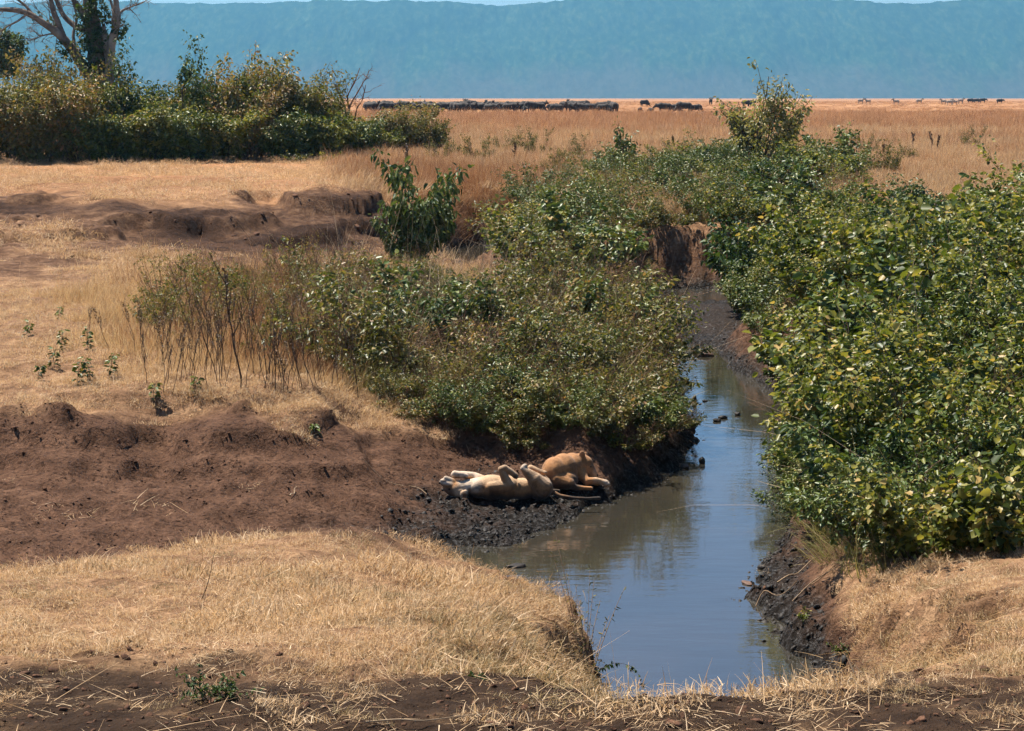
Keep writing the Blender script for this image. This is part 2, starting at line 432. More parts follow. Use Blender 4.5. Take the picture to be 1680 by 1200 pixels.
G_dark = soft(BANK_FAR_W, gx, gy, 0.9) * (0.45 + 0.55 * sstep(0.4, 0.6, fbm(gx * 0.5, gy * 0.5, 4, 717)))
verge = sstep(14.5, 13.4, gy + (fbm(gx * 1.2, gy * 2.0, 3, 88) - 0.5) * 1.8)
print('land', round(time.time() - T0, 1), len(GZ))
# ------------------------------------------------------------------ the setting: ground, water, hills, haze
m_ground, nt, b = new_mat('ground_soil')
co = nd(nt, 'TexCoord').outputs['Object']
def attr(name): return nd(nt, 'Attribute', _attribute_name=name).outputs['Fac']
n_big = noise(nt, 0.35, 4, 0.6, co); n_mid = noise(nt, 2.2, 5, 0.65, co); n_fine = noise(nt, 14.0, 5, 0.7, co); n_spk = noise(nt, 45.0, 3, 0.7, co)
straw = ramp(nt, n_mid, [(0.25, (0.10, 0.056, 0.032)), (0.5, (0.24, 0.142, 0.082)), (0.75, (0.44, 0.285, 0.165))])
straw = mix(nt, straw, ramp(nt, n_fine, [(0.3, (0.55, 0.5, 0.45)), (0.65, (1.1, 1.05, 1.0))]), 0.8, 'MULTIPLY')
field = ramp(nt, noise(nt, 0.05, 5, 0.6, co), [(0.3, (0.24, 0.115, 0.055)), (0.5, (0.37, 0.20, 0.10)), (0.7, (0.45, 0.27, 0.14))])
field = mix(nt, field, ramp(nt, n_mid, [(0.3, (0.65, 0.6, 0.55)), (0.65, (1.05, 1.0, 1.0))]), 0.8, 'MULTIPLY')
brown = ramp(nt, n_mid, [(0.28, (0.044, 0.023, 0.014)), (0.5, (0.092, 0.049, 0.031)), (0.72, (0.145, 0.080, 0.050))])
brown = mix(nt, brown, ramp(nt, n_fine, [(0.34, (0.25, 0.22, 0.2)), (0.48, (0.95, 0.95, 0.95)), (0.72, (1.4, 1.35, 1.3))]), 1.0, 'MULTIPLY')
brown = mix(nt, brown, (0.30, 0.19, 0.12), maths(nt, 'MULTIPLY', maths(nt, 'GREATER_THAN', n_spk, 0.63), 0.45))
dusty = ramp(nt, n_mid, [(0.3, (0.045, 0.023, 0.013)), (0.5, (0.125, 0.068, 0.040)), (0.7, (0.24, 0.142, 0.084))])
dusty = mix(nt, dusty, ramp(nt, n_fine, [(0.32, (0.5, 0.48, 0.46)), (0.6, (1.1, 1.1, 1.1))]), 0.8, 'MULTIPLY')
wetc = ramp(nt, n_fine, [(0.3, (0.006, 0.0048, 0.004)), (0.6, (0.017, 0.0135, 0.011)), (0.8, (0.034, 0.027, 0.021))])
vergec = ramp(nt, n_mid, [(0.3, (0.018, 0.0105, 0.007)), (0.58, (0.048, 0.029, 0.018)), (0.8, (0.19, 0.115, 0.062))])
c = mix(nt, straw, field, attr('far'))
c = mix(nt, c, brown, attr('mud'))
c = mix(nt, c, dusty, attr('mudfar'))
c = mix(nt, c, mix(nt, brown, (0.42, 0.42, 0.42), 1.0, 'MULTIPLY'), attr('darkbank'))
c = mix(nt, c, vergec, attr('verge'))
c = mix(nt, c, wetc, attr('wet'))
nt.links.new(c, b.inputs['Base Color'])
rg = mix(nt, (0.95, 0.95, 0.95), ramp(nt, n_fine, [(0.4, (0.9,) * 3), (0.68, (0.3,) * 3)]), attr('wet'))
nt.links.new(rg, b.inputs['Roughness'])
nt.links.new(mix(nt, (0.06,) * 3, ramp(nt, n_fine, [(0.5, (0.06,) * 3), (0.68, (0.5,) * 3)]), attr('wet')), b.inputs['Specular IOR Level'])
nb = bump(nt, n_mid, 0.8, 0.14, b)
nb = bump(nt, n_fine, 1.0, 0.06, b, nb)
me = mesh_np('ground', np.stack([gx, gy, GZ], 1), GF, m_ground, True,
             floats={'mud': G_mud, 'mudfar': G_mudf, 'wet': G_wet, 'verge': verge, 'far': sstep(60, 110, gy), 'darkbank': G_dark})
ground = tag(link('ground', me), kind='structure')

m_water, nt, b = new_mat('muddy_water')
co = nd(nt, 'TexCoord').outputs['Object']
mp = nd(nt, 'Mapping'); mp.inputs['Scale'].default_value = (1.0, 2.6, 1.0); nt.links.new(co, mp.inputs[0])
nt.links.new(ramp(nt, noise(nt, 0.35, 3, 0.5, co), [(0.3, (0.026, 0.024, 0.018)), (0.7, (0.040, 0.034, 0.025))]), b.inputs['Base Color'])
b.inputs['Roughness'].default_value = 0.02
b.inputs['IOR'].default_value = 2.5
w1 = noise(nt, 5.5, 3, 0.55, mp.outputs[0], 0.3)
w2 = noise(nt, 1.3, 2, 0.5, mp.outputs[0])
nb = bump(nt, w2, 0.05, 0.10, b)
bump(nt, w1, 0.06, 0.02, b, nb)
def sheet(name, x0, x1, y0, y1):
    me = mesh_np(name, [(x0, y0, 0), (x1, y0, 0), (x1, y1, 0), (x0, y1, 0)], np.array([[0, 1, 2, 3]]), m_water)
    return tag(link(name, me), kind='structure')
for nm, p, pad in (('stream_water', POLYS[0], 0.8), ('pool_water', POLYS[1], 1.5), ('pool_water', POLYS[2], 1.5)):
    sheet(nm, p[:, 0].min() - pad, p[:, 0].max() + pad, p[:, 1].min() - pad, p[:, 1].max() + pad)

# far wall of the crater
HD = 8200.0
def ridge(x):
    px = 840 + x / HD * FPX
    rows = np.interp(px, [-800, -100, 150, 300, 430, 560, 660, 740, 830, 930, 1010, 1150, 1230, 1330, 1450, 1560, 1680, 2000, 2500], [30, 18, 7, 9, 11, 4, 6, 9, 12, 5, 1, 3, 2, 5, 10, 5, 1, -5, 10])
    return (HORIZON - rows) / FPX * HD + EYE
hx = np.linspace(-3600, 3600, 640); hs = np.linspace(0, 1, 70)
HX = np.repeat(hx[None, :], 70, 0); S = np.repeat(hs[:, None], 640, 1)
top = ridge(HX) + (fbm(HX * 0.003, HX * 0 + 4.2, 4, 230) - 0.5) * 26 + (fbm(HX * 0.03, HX * 0 + 1.2, 3, 231) - 0.5) * 9
gull = fbm(HX * 0.0016, S * 1.3, 4, 200)
HY = 7150 + S * 1050 + (gull - 0.5) * 420 * np.sin(S * PI)
prof = 0.75 * S + 0.25 * sstep(0, 1, S)
HZ = 4 + top * prof + (fbm(HX * 0.005, HY * 0.0016, 4, 210) - 0.5) * 60 * np.sin(S * PI) + (fbm(HX * 0.035, HY * 0.012, 3, 220) - 0.5) * 11 * sstep(0, 0.2, S)
back = np.stack([hx, np.full(640, 8900.0), np.full(640, -1.0)], 1)
V = np.concatenate([np.stack([HX, HY, HZ], -1).reshape(-1, 3), back]); n2 = 640
_i = np.arange(70)[:, None] * n2; _j = np.arange(n2 - 1)[None, :]
F = np.stack([_i + _j, _i + _j + 1, _i + n2 + _j + 1, _i + n2 + _j], -1).reshape(-1, 4)
m_hill, nt, b = new_mat('forested_slope')
co = nd(nt, 'TexCoord').outputs['Object']
mp = nd(nt, 'Mapping'); mp.inputs['Scale'].default_value = (1, 0.30, 0.35); nt.links.new(co, mp.inputs[0])
f1 = noise(nt, 0.055, 6, 0.75, mp.outputs[0]); f2 = noise(nt, 0.0045, 4, 0.6, mp.outputs[0])
cc = ramp(nt, f1, [(0.3, (0.008, 0.02, 0.012)), (0.5, (0.03, 0.06, 0.03)), (0.7, (0.10, 0.13, 0.06))])
cc = mix(nt, cc, ramp(nt, f2, [(0.35, (0.7, 0.72, 0.75)), (0.65, (1.2, 1.15, 1.1))]), 0.7, 'MULTIPLY')
sx = nd(nt, 'SeparateXYZ'); nt.links.new(co, sx.inputs[0])
hh = maths(nt, 'ADD', maths(nt, 'DIVIDE', sx.outputs[2], 400.0), maths(nt, 'MULTIPLY', maths(nt, 'SUBTRACT', f2, 0.5), 0.9))
dry = mix(nt, (0.085, 0.08, 0.06), ramp(nt, f1, [(0.35, (0.6, 0.6, 0.6)), (0.6, (1.1, 1.1, 1.1))]), 1.0, 'MULTIPLY')  # paler towards the foot: low haze painted into the slope colour
cc = mix(nt, dry, cc, ramp(nt, hh, [(0.12, (0, 0, 0)), (0.42, (1, 1, 1))]))
nt.links.new(cc, b.inputs['Base Color']); b.inputs['Roughness'].default_value = 1.0
b.inputs['Specular IOR Level'].default_value = 0.0
bump(nt, f1, 0.7, 8.0, b)
tag(link('crater_wall_hills', mesh_np('crater_wall_hills', V, F, m_hill, True)), kind='structure')

# blue air between here and the hills
m_haze = bpy.data.materials.new('haze'); m_haze.use_nodes = True
nt = m_haze.node_tree
for x in list(nt.nodes):
    if x.type == 'BSDF_PRINCIPLED': nt.nodes.remove(x)
pv = nt.nodes.new('ShaderNodeVolumePrincipled')
pv.inputs['Color'].default_value = (0.165, 0.445, 0.695, 1)
pv.inputs['Density'].default_value = 1.15e-4
pv.inputs['Anisotropy'].default_value = 0.25
nt.links.new(pv.outputs[0], nt.nodes['Material Output'].inputs['Volume'])
X, Y0, Y1, Z0, Z1 = 5200, -60, 14100, -2, 450
v = [(-X, Y0, Z0), (X, Y0, Z0), (X, Y1, Z0), (-X, Y1, Z0), (-X, Y0, Z1), (X, Y0, Z1), (X, Y1, Z1), (-X, Y1, Z1)]
f = [(0, 3, 2, 1), (4, 5, 6, 7), (0, 1, 5, 4), (1, 2, 6, 5), (2, 3, 7, 6), (3, 0, 4, 7)]
haze = tag(link('haze', mesh_np('haze', v, np.array(f), m_haze)), kind='stuff')
# ------------------------------------------------------------------ plant building blocks
def nrm(v): return v / (np.linalg.norm(v, axis=-1, keepdims=True) + 1e-9)
def leaves(mb, P, A, N, L, W, tint, fold=0.18, curl=0.0):
    """kite-shaped leaves with a folded midrib: P base, A axis, N face direction, L length, W width"""
    A = nrm(A); S = nrm(np.cross(A, N)); N = np.cross(S, A)
    L = np.asarray(L)[:, None]; W = np.asarray(W)[:, None]
    n = len(P)
    b = P; t = P + A * L - N * L * curl; up = N * L * fold
    m1 = P + A * L * 0.26; m2 = P + A * L * 0.66 - N * L * curl * 0.4
    v = np.stack([b, m1 + S * W * 0.46 + up, m2 + S * W * 0.40 + up, t, m2 - S * W * 0.40 + up, m1 - S * W * 0.46 + up], 1).reshape(-1, 3)
    k = np.arange(n)[:, None] * 6
    f = np.concatenate([k + np.array([[0, 3, 2, 1]]), k + np.array([[0, 5, 4, 3]])])
    mb.add(v, f, np.repeat(np.asarray(tint), 6))
def stem_curve(rng, base, az, lean, length, bend=0.3, wob=0.06, n=7):
    s = np.linspace(0, 1, n)
    ang = lean + bend * s ** 1.5
    ds = length / (n - 1)
    st = np.stack([np.sin(ang) * np.cos(az), np.sin(ang) * np.sin(az), np.cos(ang)], 1) * ds
    st[:, :2] += rng.normal(0, wob * ds, (n, 2))
    p = np.cumsum(st, 0) - st[0]
    return base + p
def along(curve, s):
    n = len(curve) - 1
    x = np.clip(s, 0, 0.9999) * n; i = x.astype(int); f = (x - i)[:, None]
    return curve[i] * (1 - f) + curve[i + 1] * f, nrm(curve[i + 1] - curve[i])
def grow(seed, stems=22, height=1.3, spread=0.75, leaf=0.10, wide=0.75, per=70, base_r=0.25, first=0.2, out=0.14, tint=(0.5, 0.2), droop=0.3,
         rad=0.008, bend=0.35, dead=0.0, updir=0.75, lenvar=0.25, twig=3, leafvar=0.3, bare=0):
    """a shrub of many stems; returns (leaf builder, stem builder)"""
    rng = np.random.default_rng(seed)
    lb, sb = MB(), MB()
    for k in range(stems + bare):
        az = rng.uniform(0, 2 * PI); lean = spread * math.sqrt(rng.uniform(0, 1))
        ln = height * (1 + rng.normal(0, lenvar)) * (1.08 - 0.28 * (lean / max(spread, 0.01)) ** 2)
        ln = max(ln, height * 0.35)
        r0 = base_r * math.sqrt(rng.uniform(0, 1)); a0 = az + rng.normal(0, 0.5)
        c = stem_curve(rng, np.array([r0 * math.cos(a0), r0 * math.sin(a0), -0.08]), az, lean * 0.7, ln, bend * rng.uniform(0.2, 1.4), 0.12)
        curves = [(c, 1.0)]
        tube(sb, c, np.linspace(rad, rad * 0.35, len(c)), 4, rng.uniform(0, 1))
        for t in range(twig):
            p, d = along(c, np.array([rng.uniform(0.35, 0.85)]))
            az2 = az + rng.normal(0, 1.2)
            c2 = stem_curve(rng, p[0], az2, min(1.3, lean + rng.uniform(0.2, 0.8)), ln * rng.uniform(0.2, 0.42), -0.2, 0.15, 5)
            tube(sb, c2, np.linspace(rad * 0.5, rad * 0.2, len(c2)), 3, rng.uniform(0, 1))
            curves.append((c2, 0.45))
        if k >= stems: continue
        for cv, share in curves:
            n = max(3, int(per * share * rng.uniform(0.6, 1.3)))
            if rng.uniform() < dead: continue
            s = first + (1 - first) * rng.uniform(0, 1, n) ** 0.8 if share == 1.0 else rng.uniform(0.1, 1, n)
            p, d = along(cv, s)
            th = rng.uniform(0, 2 * PI, n)
            o = np.stack([np.cos(th), np.sin(th), rng.normal(0.0, 0.45, n)], 1)
            o[:, :2] += 0.5 * np.array([math.cos(az), math.sin(az)])
            o = nrm(o)
            P = p + o * (out * rng.uniform(0.1, 1, n) ** 0.7)[:, None]
            A = o + np.array([0, 0, -droop]) + rng.normal(0, 0.35, (n, 3))
            N = np.array([0, 0, updir]) + o * 0.35 + rng.normal(0, 0.62, (n, 3))
            L = leaf * np.minimum(np.exp(rng.normal(0, leafvar, n)), 1.7)
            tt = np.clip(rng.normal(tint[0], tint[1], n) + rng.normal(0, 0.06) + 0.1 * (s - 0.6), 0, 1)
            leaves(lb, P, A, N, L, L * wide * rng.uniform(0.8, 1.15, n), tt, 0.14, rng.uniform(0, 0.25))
    return lb, sb
def plant_kind(name, seed, leaf_mat, stem_mat, **kw):
    lb, sb = grow(seed, **kw)
    return (lb.mesh(name + '_foliage', leaf_mat), sb.mesh(name + '_stems', stem_mat))
def plant(name, kind, loc, rz, s, label, cat, group=None, tilt=(0, 0)):
    e = empty(name, loc, rz, s)
    e.rotation_euler = (tilt[0], tilt[1], rz)
    tag(e, label, cat, group)
    if kind[0] is not None: link('foliage', kind[0], e)
    link('stems', kind[1], e)
    return e

GREEN = [(0.0, (0.016, 0.030, 0.009)), (0.3, (0.045, 0.080, 0.017)), (0.55, (0.105, 0.145, 0.028)), (0.8, (0.21, 0.21, 0.045)), (1.0, (0.34, 0.23, 0.07))]
DARKGREEN = [(0.0, (0.012, 0.024, 0.010)), (0.35, (0.034, 0.066, 0.020)), (0.7, (0.085, 0.125, 0.034)), (1.0, (0.17, 0.19, 0.06))]
YELLOWGREEN = [(0.0, (0.024, 0.040, 0.010)), (0.28, (0.070, 0.098, 0.018)), (0.52, (0.150, 0.165, 0.032)), (0.8, (0.33, 0.29, 0.075)), (1.0, (0.46, 0.31, 0.11))]
OLIVE = [(0.0, (0.028, 0.036, 0.011)), (0.3, (0.075, 0.088, 0.022)), (0.6, (0.165, 0.160, 0.044)), (0.85, (0.29, 0.215, 0.078)), (1.0, (0.36, 0.20, 0.10))]
PALE = [(0.0, (0.06, 0.07, 0.03)), (0.4, (0.17, 0.17, 0.065)), (0.8, (0.34, 0.30, 0.13)), (1.0, (0.46, 0.35, 0.18))]
STRAW = [(0.0, (0.18, 0.105, 0.055)), (0.35, (0.44, 0.280, 0.150)), (0.7, (0.62, 0.43, 0.25)), (1.0, (0.76, 0.58, 0.38))]
GOLD = [(0.0, (0.20, 0.115, 0.055)), (0.4, (0.44, 0.275, 0.135)), (0.8, (0.62, 0.43, 0.23)), (1.0, (0.70, 0.53, 0.29))]
RUST = [(0.0, (0.14, 0.062, 0.032)), (0.4, (0.37, 0.185, 0.092)), (0.75, (0.58, 0.345, 0.185)), (1.0, (0.72, 0.49, 0.29))]
SEDGE = [(0.0, (0.05, 0.052, 0.018)), (0.4, (0.14, 0.14, 0.045)), (0.75, (0.30, 0.25, 0.10)), (1.0, (0.50, 0.37, 0.19))]
WARM = (1.0, 0.92, 0.75)
M_green = leaf_material('leaf_green', GREEN)
M_dark = leaf_material('leaf_dark_green', DARKGREEN, 0.25, 0.5, 0.25)
M_yel = leaf_material('leaf_yellow_green', YELLOWGREEN, 0.4)
M_olive = leaf_material('leaf_olive', OLIVE, 0.35)
M_pale = leaf_material('leaf_pale', PALE, 0.35)
M_straw = leaf_material('dry_straw', STRAW, 0.35, 0.7, 0.15, WARM)
M_gold = leaf_material('dry_gold_straw', GOLD, 0.35, 0.7, 0.15, WARM)
M_rust = leaf_material('dry_rust_straw', RUST, 0.35, 0.7, 0.15, WARM)
M_sedge = leaf_material('sedge_blade', SEDGE, 0.35, 0.6, 0.15, (1, 1, .6))
M_dullgrass = leaf_material('dull_olive_grass', [(0.0, (0.10, 0.075, 0.035)), (0.4, (0.24, 0.175, 0.085)), (0.75, (0.40, 0.29, 0.15)), (1.0, (0.52, 0.40, 0.24))], 0.24, 0.7, 0.15, WARM)
M_drytwig = leaf_material('dry_twig', [(0.0, (0.05, 0.03, 0.02)), (0.5, (0.20, 0.13, 0.08)), (1.0, (0.48, 0.37, 0.25))], 0.05, 0.8, 0.1, WARM)
M_stem = plain_material('brown_stem', [(0.2, (0.035, 0.022, 0.014)), (0.6, (0.10, 0.062, 0.038)), (0.9, (0.22, 0.15, 0.10))])
M_drystem = plain_material('dry_stem', [(0.2, (0.07, 0.042, 0.024)), (0.5, (0.20, 0.125, 0.072)), (0.9, (0.42, 0.31, 0.20))])
M_redstem = plain_material('reddish_stem', [(0.2, (0.06, 0.028, 0.018)), (0.5, (0.15, 0.075, 0.045)), (0.9, (0.28, 0.17, 0.10))])
M_bark = plain_material('grey_bark', [(0.25, (0.05, 0.037, 0.028)), (0.5, (0.17, 0.13, 0.105)), (0.8, (0.34, 0.29, 0.25))], 0.9, 1.6, 0.1, 0.25)
M_darkbark = plain_material('dark_bark', [(0.25, (0.02, 0.014, 0.011)), (0.6, (0.07, 0.05, 0.04)), (0.9, (0.14, 0.11, 0.09))])

# ------------------------------------------------------------------ scatter for what nobody could count
def tuft(seed, n, h, lean, width, rbase, curve=0.8, hv=0.3, tint=(0.55, 0.22), segs=3, head=0.0, low=0.05):
    rng = np.random.default_rng(seed); mb = MB()
    az = rng.uniform(0, 2 * PI, n); ln = h * np.exp(rng.normal(0, hv, n)); le = np.abs(rng.normal(0, lean, n)) + low
    r = rbase * np.sqrt(rng.uniform(0, 1, n)); a2 = rng.uniform(0, 2 * PI, n)
    p = np.stack([r * np.cos(a2), r * np.sin(a2), np.full(n, -0.02)], 1)
    d = np.stack([np.cos(az), np.sin(az)], 1)
    sd = np.stack([-np.sin(az + rng.normal(0, .6, n)), np.cos(az + rng.normal(0, .6, n)), np.zeros(n)], 1)
    cb = curve * rng.uniform(0.2, 1.3, n)
    rows = []
    for k in range(segs + 1):
        s = k / segs
        w = width * (1 - 0.85 * s) if head == 0 else width * ((1 - 0.7 * s) + (head if s == 1 or k == segs - 1 else 0))
        rows.append((p + sd * w * 0.5, p - sd * w * 0.5))
        ang = np.clip(le + cb * s ** 1.3, 0, 2.3)
        st = (ln / segs)[:, None] * np.stack([np.sin(ang) * d[:, 0], np.sin(ang) * d[:, 1], np.cos(ang)], 1)
        p = p + st
    v = np.stack([x for r_ in rows for x in r_], 1).reshape(-1, 3)
    q = 2 * (segs + 1)
    k = np.arange(n)[:, None, None] * q; j = np.arange(segs)[None, :, None] * 2
    f = (k + j + np.array([0, 1, 3, 2])[None, None, :]).reshape(-1, 4)
    mb.add(v, f, np.repeat(np.clip(rng.normal(tint[0], tint[1], n), 0, 1), q))
    return mb
_groups = {}
def scatter_group(key, objs):
    if key in _groups: return _groups[key]
    g = bpy.data.node_groups.new('scatter_' + key, 'GeometryNodeTree')
    g.interface.new_socket('Geometry', in_out='INPUT', socket_type='NodeSocketGeometry')
    g.interface.new_socket('Geometry', in_out='OUTPUT', socket_type='NodeSocketGeometry')
    gi = g.nodes.new('NodeGroupInput'); go = g.nodes.new('NodeGroupOutput')
    iop = g.nodes.new('GeometryNodeInstanceOnPoints')
    m2p = g.nodes.new('GeometryNodeMeshToPoints')
    g.links.new(gi.outputs[0], m2p.inputs[0]); g.links.new(m2p.outputs[0], iop.inputs['Points'])
    j = g.nodes.new('GeometryNodeJoinGeometry')
    for o in objs:
        oi = g.nodes.new('GeometryNodeObjectInfo'); oi.inputs['Object'].default_value = o
        oi.inputs['As Instance'].default_value = True
        g.links.new(oi.outputs['Geometry'], j.inputs[0])
    g.links.new(j.outputs[0], iop.inputs['Instance'])
    iop.inputs['Pick Instance'].default_value = True
    for nm, ty, sock in (('pick', 'INT', 'Instance Index'), ('rot', 'FLOAT_VECTOR', 'Rotation'), ('scl', 'FLOAT_VECTOR', 'Scale')):
        a = g.nodes.new('GeometryNodeInputNamedAttribute'); a.data_type = ty; a.inputs[0].default_value = nm
        out = [s for s in a.outputs if s.enabled and s.name == 'Attribute'][0]
        g.links.new(out, iop.inputs[sock])
    g.links.new(iop.outputs[0], go.inputs[0])
    _groups[key] = g
    return g
_protos = {}
def proto(name, builder, mat, smooth=False):
    o = bpy.data.objects.new(name, builder.mesh(name, mat, smooth)); _protos[name] = o
    return o
def scatter(name, key, objs, P, scale, rng, tilt=0.15, label=None, flat=1.0):
    n = len(P)
    me = bpy.data.meshes.new(name); me.vertices.add(n)
    me.vertices.foreach_set('co', np.ascontiguousarray(P, np.float32).ravel())
    # lay each clump along the slope under it, turned at random
    P = np.asarray(P, float); e_ = 0.25 + 0.004 * P[:, 1]
    z0 = height(P[:, 0], P[:, 1]); gx_ = np.clip((height(P[:, 0] + e_, P[:, 1]) - z0) / e_, -1.2, 1.2); gy_ = np.clip((height(P[:, 0], P[:, 1] + e_) - z0) / e_, -1.2, 1.2)
    w = nrm(np.stack([-gx_ + rng.normal(0, tilt, n), -gy_ + rng.normal(0, tilt, n), np.ones(n)], 1))
    th = rng.uniform(0, 2 * PI, n); u = np.stack([np.cos(th), np.sin(th), np.zeros(n)], 1)
    v_ = nrm(np.cross(w, u)); u = np.cross(v_, w)
    r = np.stack([np.arctan2(v_[:, 2], w[:, 2]), np.arcsin(np.clip(-u[:, 2], -1, 1)), np.arctan2(u[:, 1], u[:, 0])], 1).astype(np.float32)
    s = np.repeat(np.asarray(scale, np.float32)[:, None], 3, 1); s[:, 2] *= flat
    a = me.attributes.new('rot', 'FLOAT_VECTOR', 'POINT'); a.data.foreach_set('vector', r.ravel())
    a = me.attributes.new('scl', 'FLOAT_VECTOR', 'POINT'); a.data.foreach_set('vector', s.ravel())
    a = me.attributes.new('pick', 'INT', 'POINT'); a.data.foreach_set('value', rng.integers(0, len(objs), n).astype(np.int32))
    o = link(name, me)
    md = o.modifiers.new('scatter', 'NODES'); md.node_group = scatter_group(key, objs)
    tag(o, label, None, None, 'stuff')
    return o
def sample(rng, n, y0, y1, t0, t1, power=1.0):
    """random spots on the ground: y from y0 to y1, side by the share of distance"""
    u = rng.uniform(0, 1, n)
    y = (y0 ** (1 - power) + u * (y1 ** (1 - power) - y0 ** (1 - power))) ** (1 / (1 - power)) if power != 1 else y0 * (y1 / y0) ** u
    x = rng.uniform(t0, t1, n) * (y + 3)
    return x, y
# ------------------------------------------------------------------ shrubs, each a plant of its own
def poisson(rng, poly, dist, tries=9000, fixed=()):
    """spots inside a polygon, no two nearer than dist(y)"""
    lo, hi = poly.min(0), poly.max(0)
    c = rng.uniform(lo, hi, (tries, 2)); c = c[poly_sd(poly, c[:, 0], c[:, 1]) < 0]
    out = [np.array(f) for f in fixed]
    for p in c:
        r = dist(p[1])
        if all((q[0] - p[0]) ** 2 + (q[1] - p[1]) ** 2 > r * r for q in out): out.append(p)
    return out[len(fixed):]
def region(pts): return np.array([side(px, Y, 1.5) for px, Y in pts])
rng = np.random.default_rng(21)

K_yel = [plant_kind('yellow_shrub', 100 + i, M_yel, M_stem, stems=24, height=1.25, spread=0.9, leafvar=0.38, lenvar=0.36, bare=10, leaf=(0.062, 0.080, 0.100)[i], wide=(0.7, 0.82, 0.9)[i], per=(100, 78, 58)[i], base_r=0.42, out=0.17, tint=(0.46, 0.26), first=0.15) for i in range(3)]
K_grn = [plant_kind('green_shrub', 110 + i, M_green, M_stem, stems=22, height=1.2, spread=0.9, leafvar=0.38, lenvar=0.38, bare=10, leaf=(0.058, 0.078, 0.105)[i], wide=(0.5, 0.65, 0.72)[i], per=(105, 80, 56)[i], base_r=0.4, out=0.15, tint=(0.48, 0.18), first=0.12) for i in range(3)]
K_dark = [plant_kind('dark_shrub', 120 + i, M_dark, M_stem, stems=24, height=1.3, spread=0.9, leaf=0.10, wide=0.6, per=80, base_r=0.4, out=0.15, tint=(0.45, 0.2), first=0.08) for i in range(2)]
K_oli = [plant_kind('olive_shrub', 130 + i, M_olive, M_redstem, stems=20, height=1.0, spread=1.0, lenvar=0.38, leafvar=0.4, leaf=0.062, wide=0.6, per=64, base_r=0.5, out=0.12, tint=(0.5, 0.24), first=0.15, bare=26, rad=0.006) for i in range(3)]
K_dry = [plant_kind('dry_shrub', 140 + i, M_olive, M_redstem, stems=12, height=1.0, spread=0.6, leaf=0.045, wide=0.5, per=26, base_r=0.5, out=0.08, tint=(0.7, 0.2), first=0.4, bare=34, rad=0.006, twig=4) for i in range(2)]

def where_right(px, y):
    if y < 29: return 'behind the pale grass of the right bank' if px > 1430 else 'over the near muddy point'
    if px < 1360: return 'leaning over the stream from the right bank' if y < 47 else 'on the right bank above the mud bar'
    if y > 52: return 'cresting the right bank before the field'
    if y > 38: return 'high on the right bank'
    return 'low on the right bank'
def photo_px(x, y, z=1.5):
    dep = y * CA - (z - EYE) * SA
    return 840 + x / dep * FPX
_count = {}
SIZE = lambda s: 'tall' if s > 1.15 else ('low' if s < 0.85 else 'bushy')
def put(kind, colour, p, s, where, cat='shrub', group=None, name='shrub', tilt=(0, 0), sink=0.03):
    z = ground_z(p[0], p[1])
    lab = f'{SIZE(s[2] if not np.isscalar(s) else s)} {colour} shrub {where}'
    return plant(name, kind, (p[0], p[1], max(z, 0.0) - sink), rng.uniform(0, 2 * PI), s, lab, cat, group, tilt)

R_RIGHT = region([(1372, 29.5), (1378, 27.6), (1400, 26), (1450, 24.2), (1560, 23.0), (1700, 22.4), (1950, 22.4), (1950, 60), (1600, 63), (1450, 62), (1350, 62), (1275, 60), (1262, 56), (1285, 50), (1330, 45), (1380, 40), (1410, 35), (1400, 31.5)])
for p in poisson(rng, R_RIGHT, lambda y: 0.97 + 0.012 * (y - 24)):
    px = photo_px(*p)
    if px > 1780: continue
    r = rng.uniform(); y = p[1]
    # leaf colour follows the photograph: yellow-green in the middle of the slope, fresh green low and near
    wy = 0.72 if 29 < y < 50 else 0.35
    if r < wy: k, c = K_yel[rng.integers(3)], 'yellow-green'
    elif r < 0.86: k, c = K_grn[rng.integers(3)], 'fresh green'
    elif r < 0.95: k, c = K_dry[rng.integers(2)], 'dry brownish'
    else: k, c = K_dark[rng.integers(2)], 'dark green'
    s = rng.uniform(0.5, 1.42) * (0.62 if y < 24.5 else (0.8 if y < 26.5 else (0.8 if y > 50 else 1.0)))
    put(k, c, p, (s * 1.12, s * 1.12, s), where_right(px, y), group='shrubs of the right bank thicket')
R_MID = region([(500, 43), (530, 38.5), (600, 35.8), (680, 34.2), (770, 33.7), (860, 33.5), (975, 33.7), (1030, 35.4), (1066, 38.0), (1048, 42), (1036, 45), (1020, 49), (900, 49), (700, 49), (560, 49), (500, 47)])
def where_mid(px, y):
    if px > 1020: return 'at the water edge of the middle bank'
    if y < 35.2: return 'just behind the sleeping lionesses' if px > 700 else 'at the foot of the middle bank above the brown mud'
    if y > 45: return 'along the top of the middle bank'
    return 'between dry stalks and stream' if px < 720 else 'in the tangle of the middle bank'
for p in poisson(rng, R_MID, lambda y: 0.90 + 0.012 * (y - 35)):
    px = photo_px(*p); r = rng.uniform()
    g = 0.32 if px < 650 else 0.46
    if r < g: k, c = K_oli[rng.integers(3)], 'olive small-leaved'
    elif r < g + 0.18: k, c = K_grn[rng.integers(3)], 'green leafy'
    elif r < g + 0.27: k, c = K_dark[rng.integers(2)], 'dark green'
    else: k, c = K_dry[rng.integers(2)], 'dry reddish-brown'
    s = rng.uniform(0.62, 1.3) * (1.12 if px > 820 else 1.0) * (0.85 if c in ('green leafy', 'dark green') else 1.0)
    if p[1] < 36.0 or px > 1050: s *= 0.55 + 0.15 * max(0, p[1] - 33.5)
    if 690 < px < 860 and p[1] > 41.5: s *= 0.55
    put(k, c, p, (s * 1.15, s * 1.15, s), where_mid(px, p[1]), group='shrubs of the middle bank')
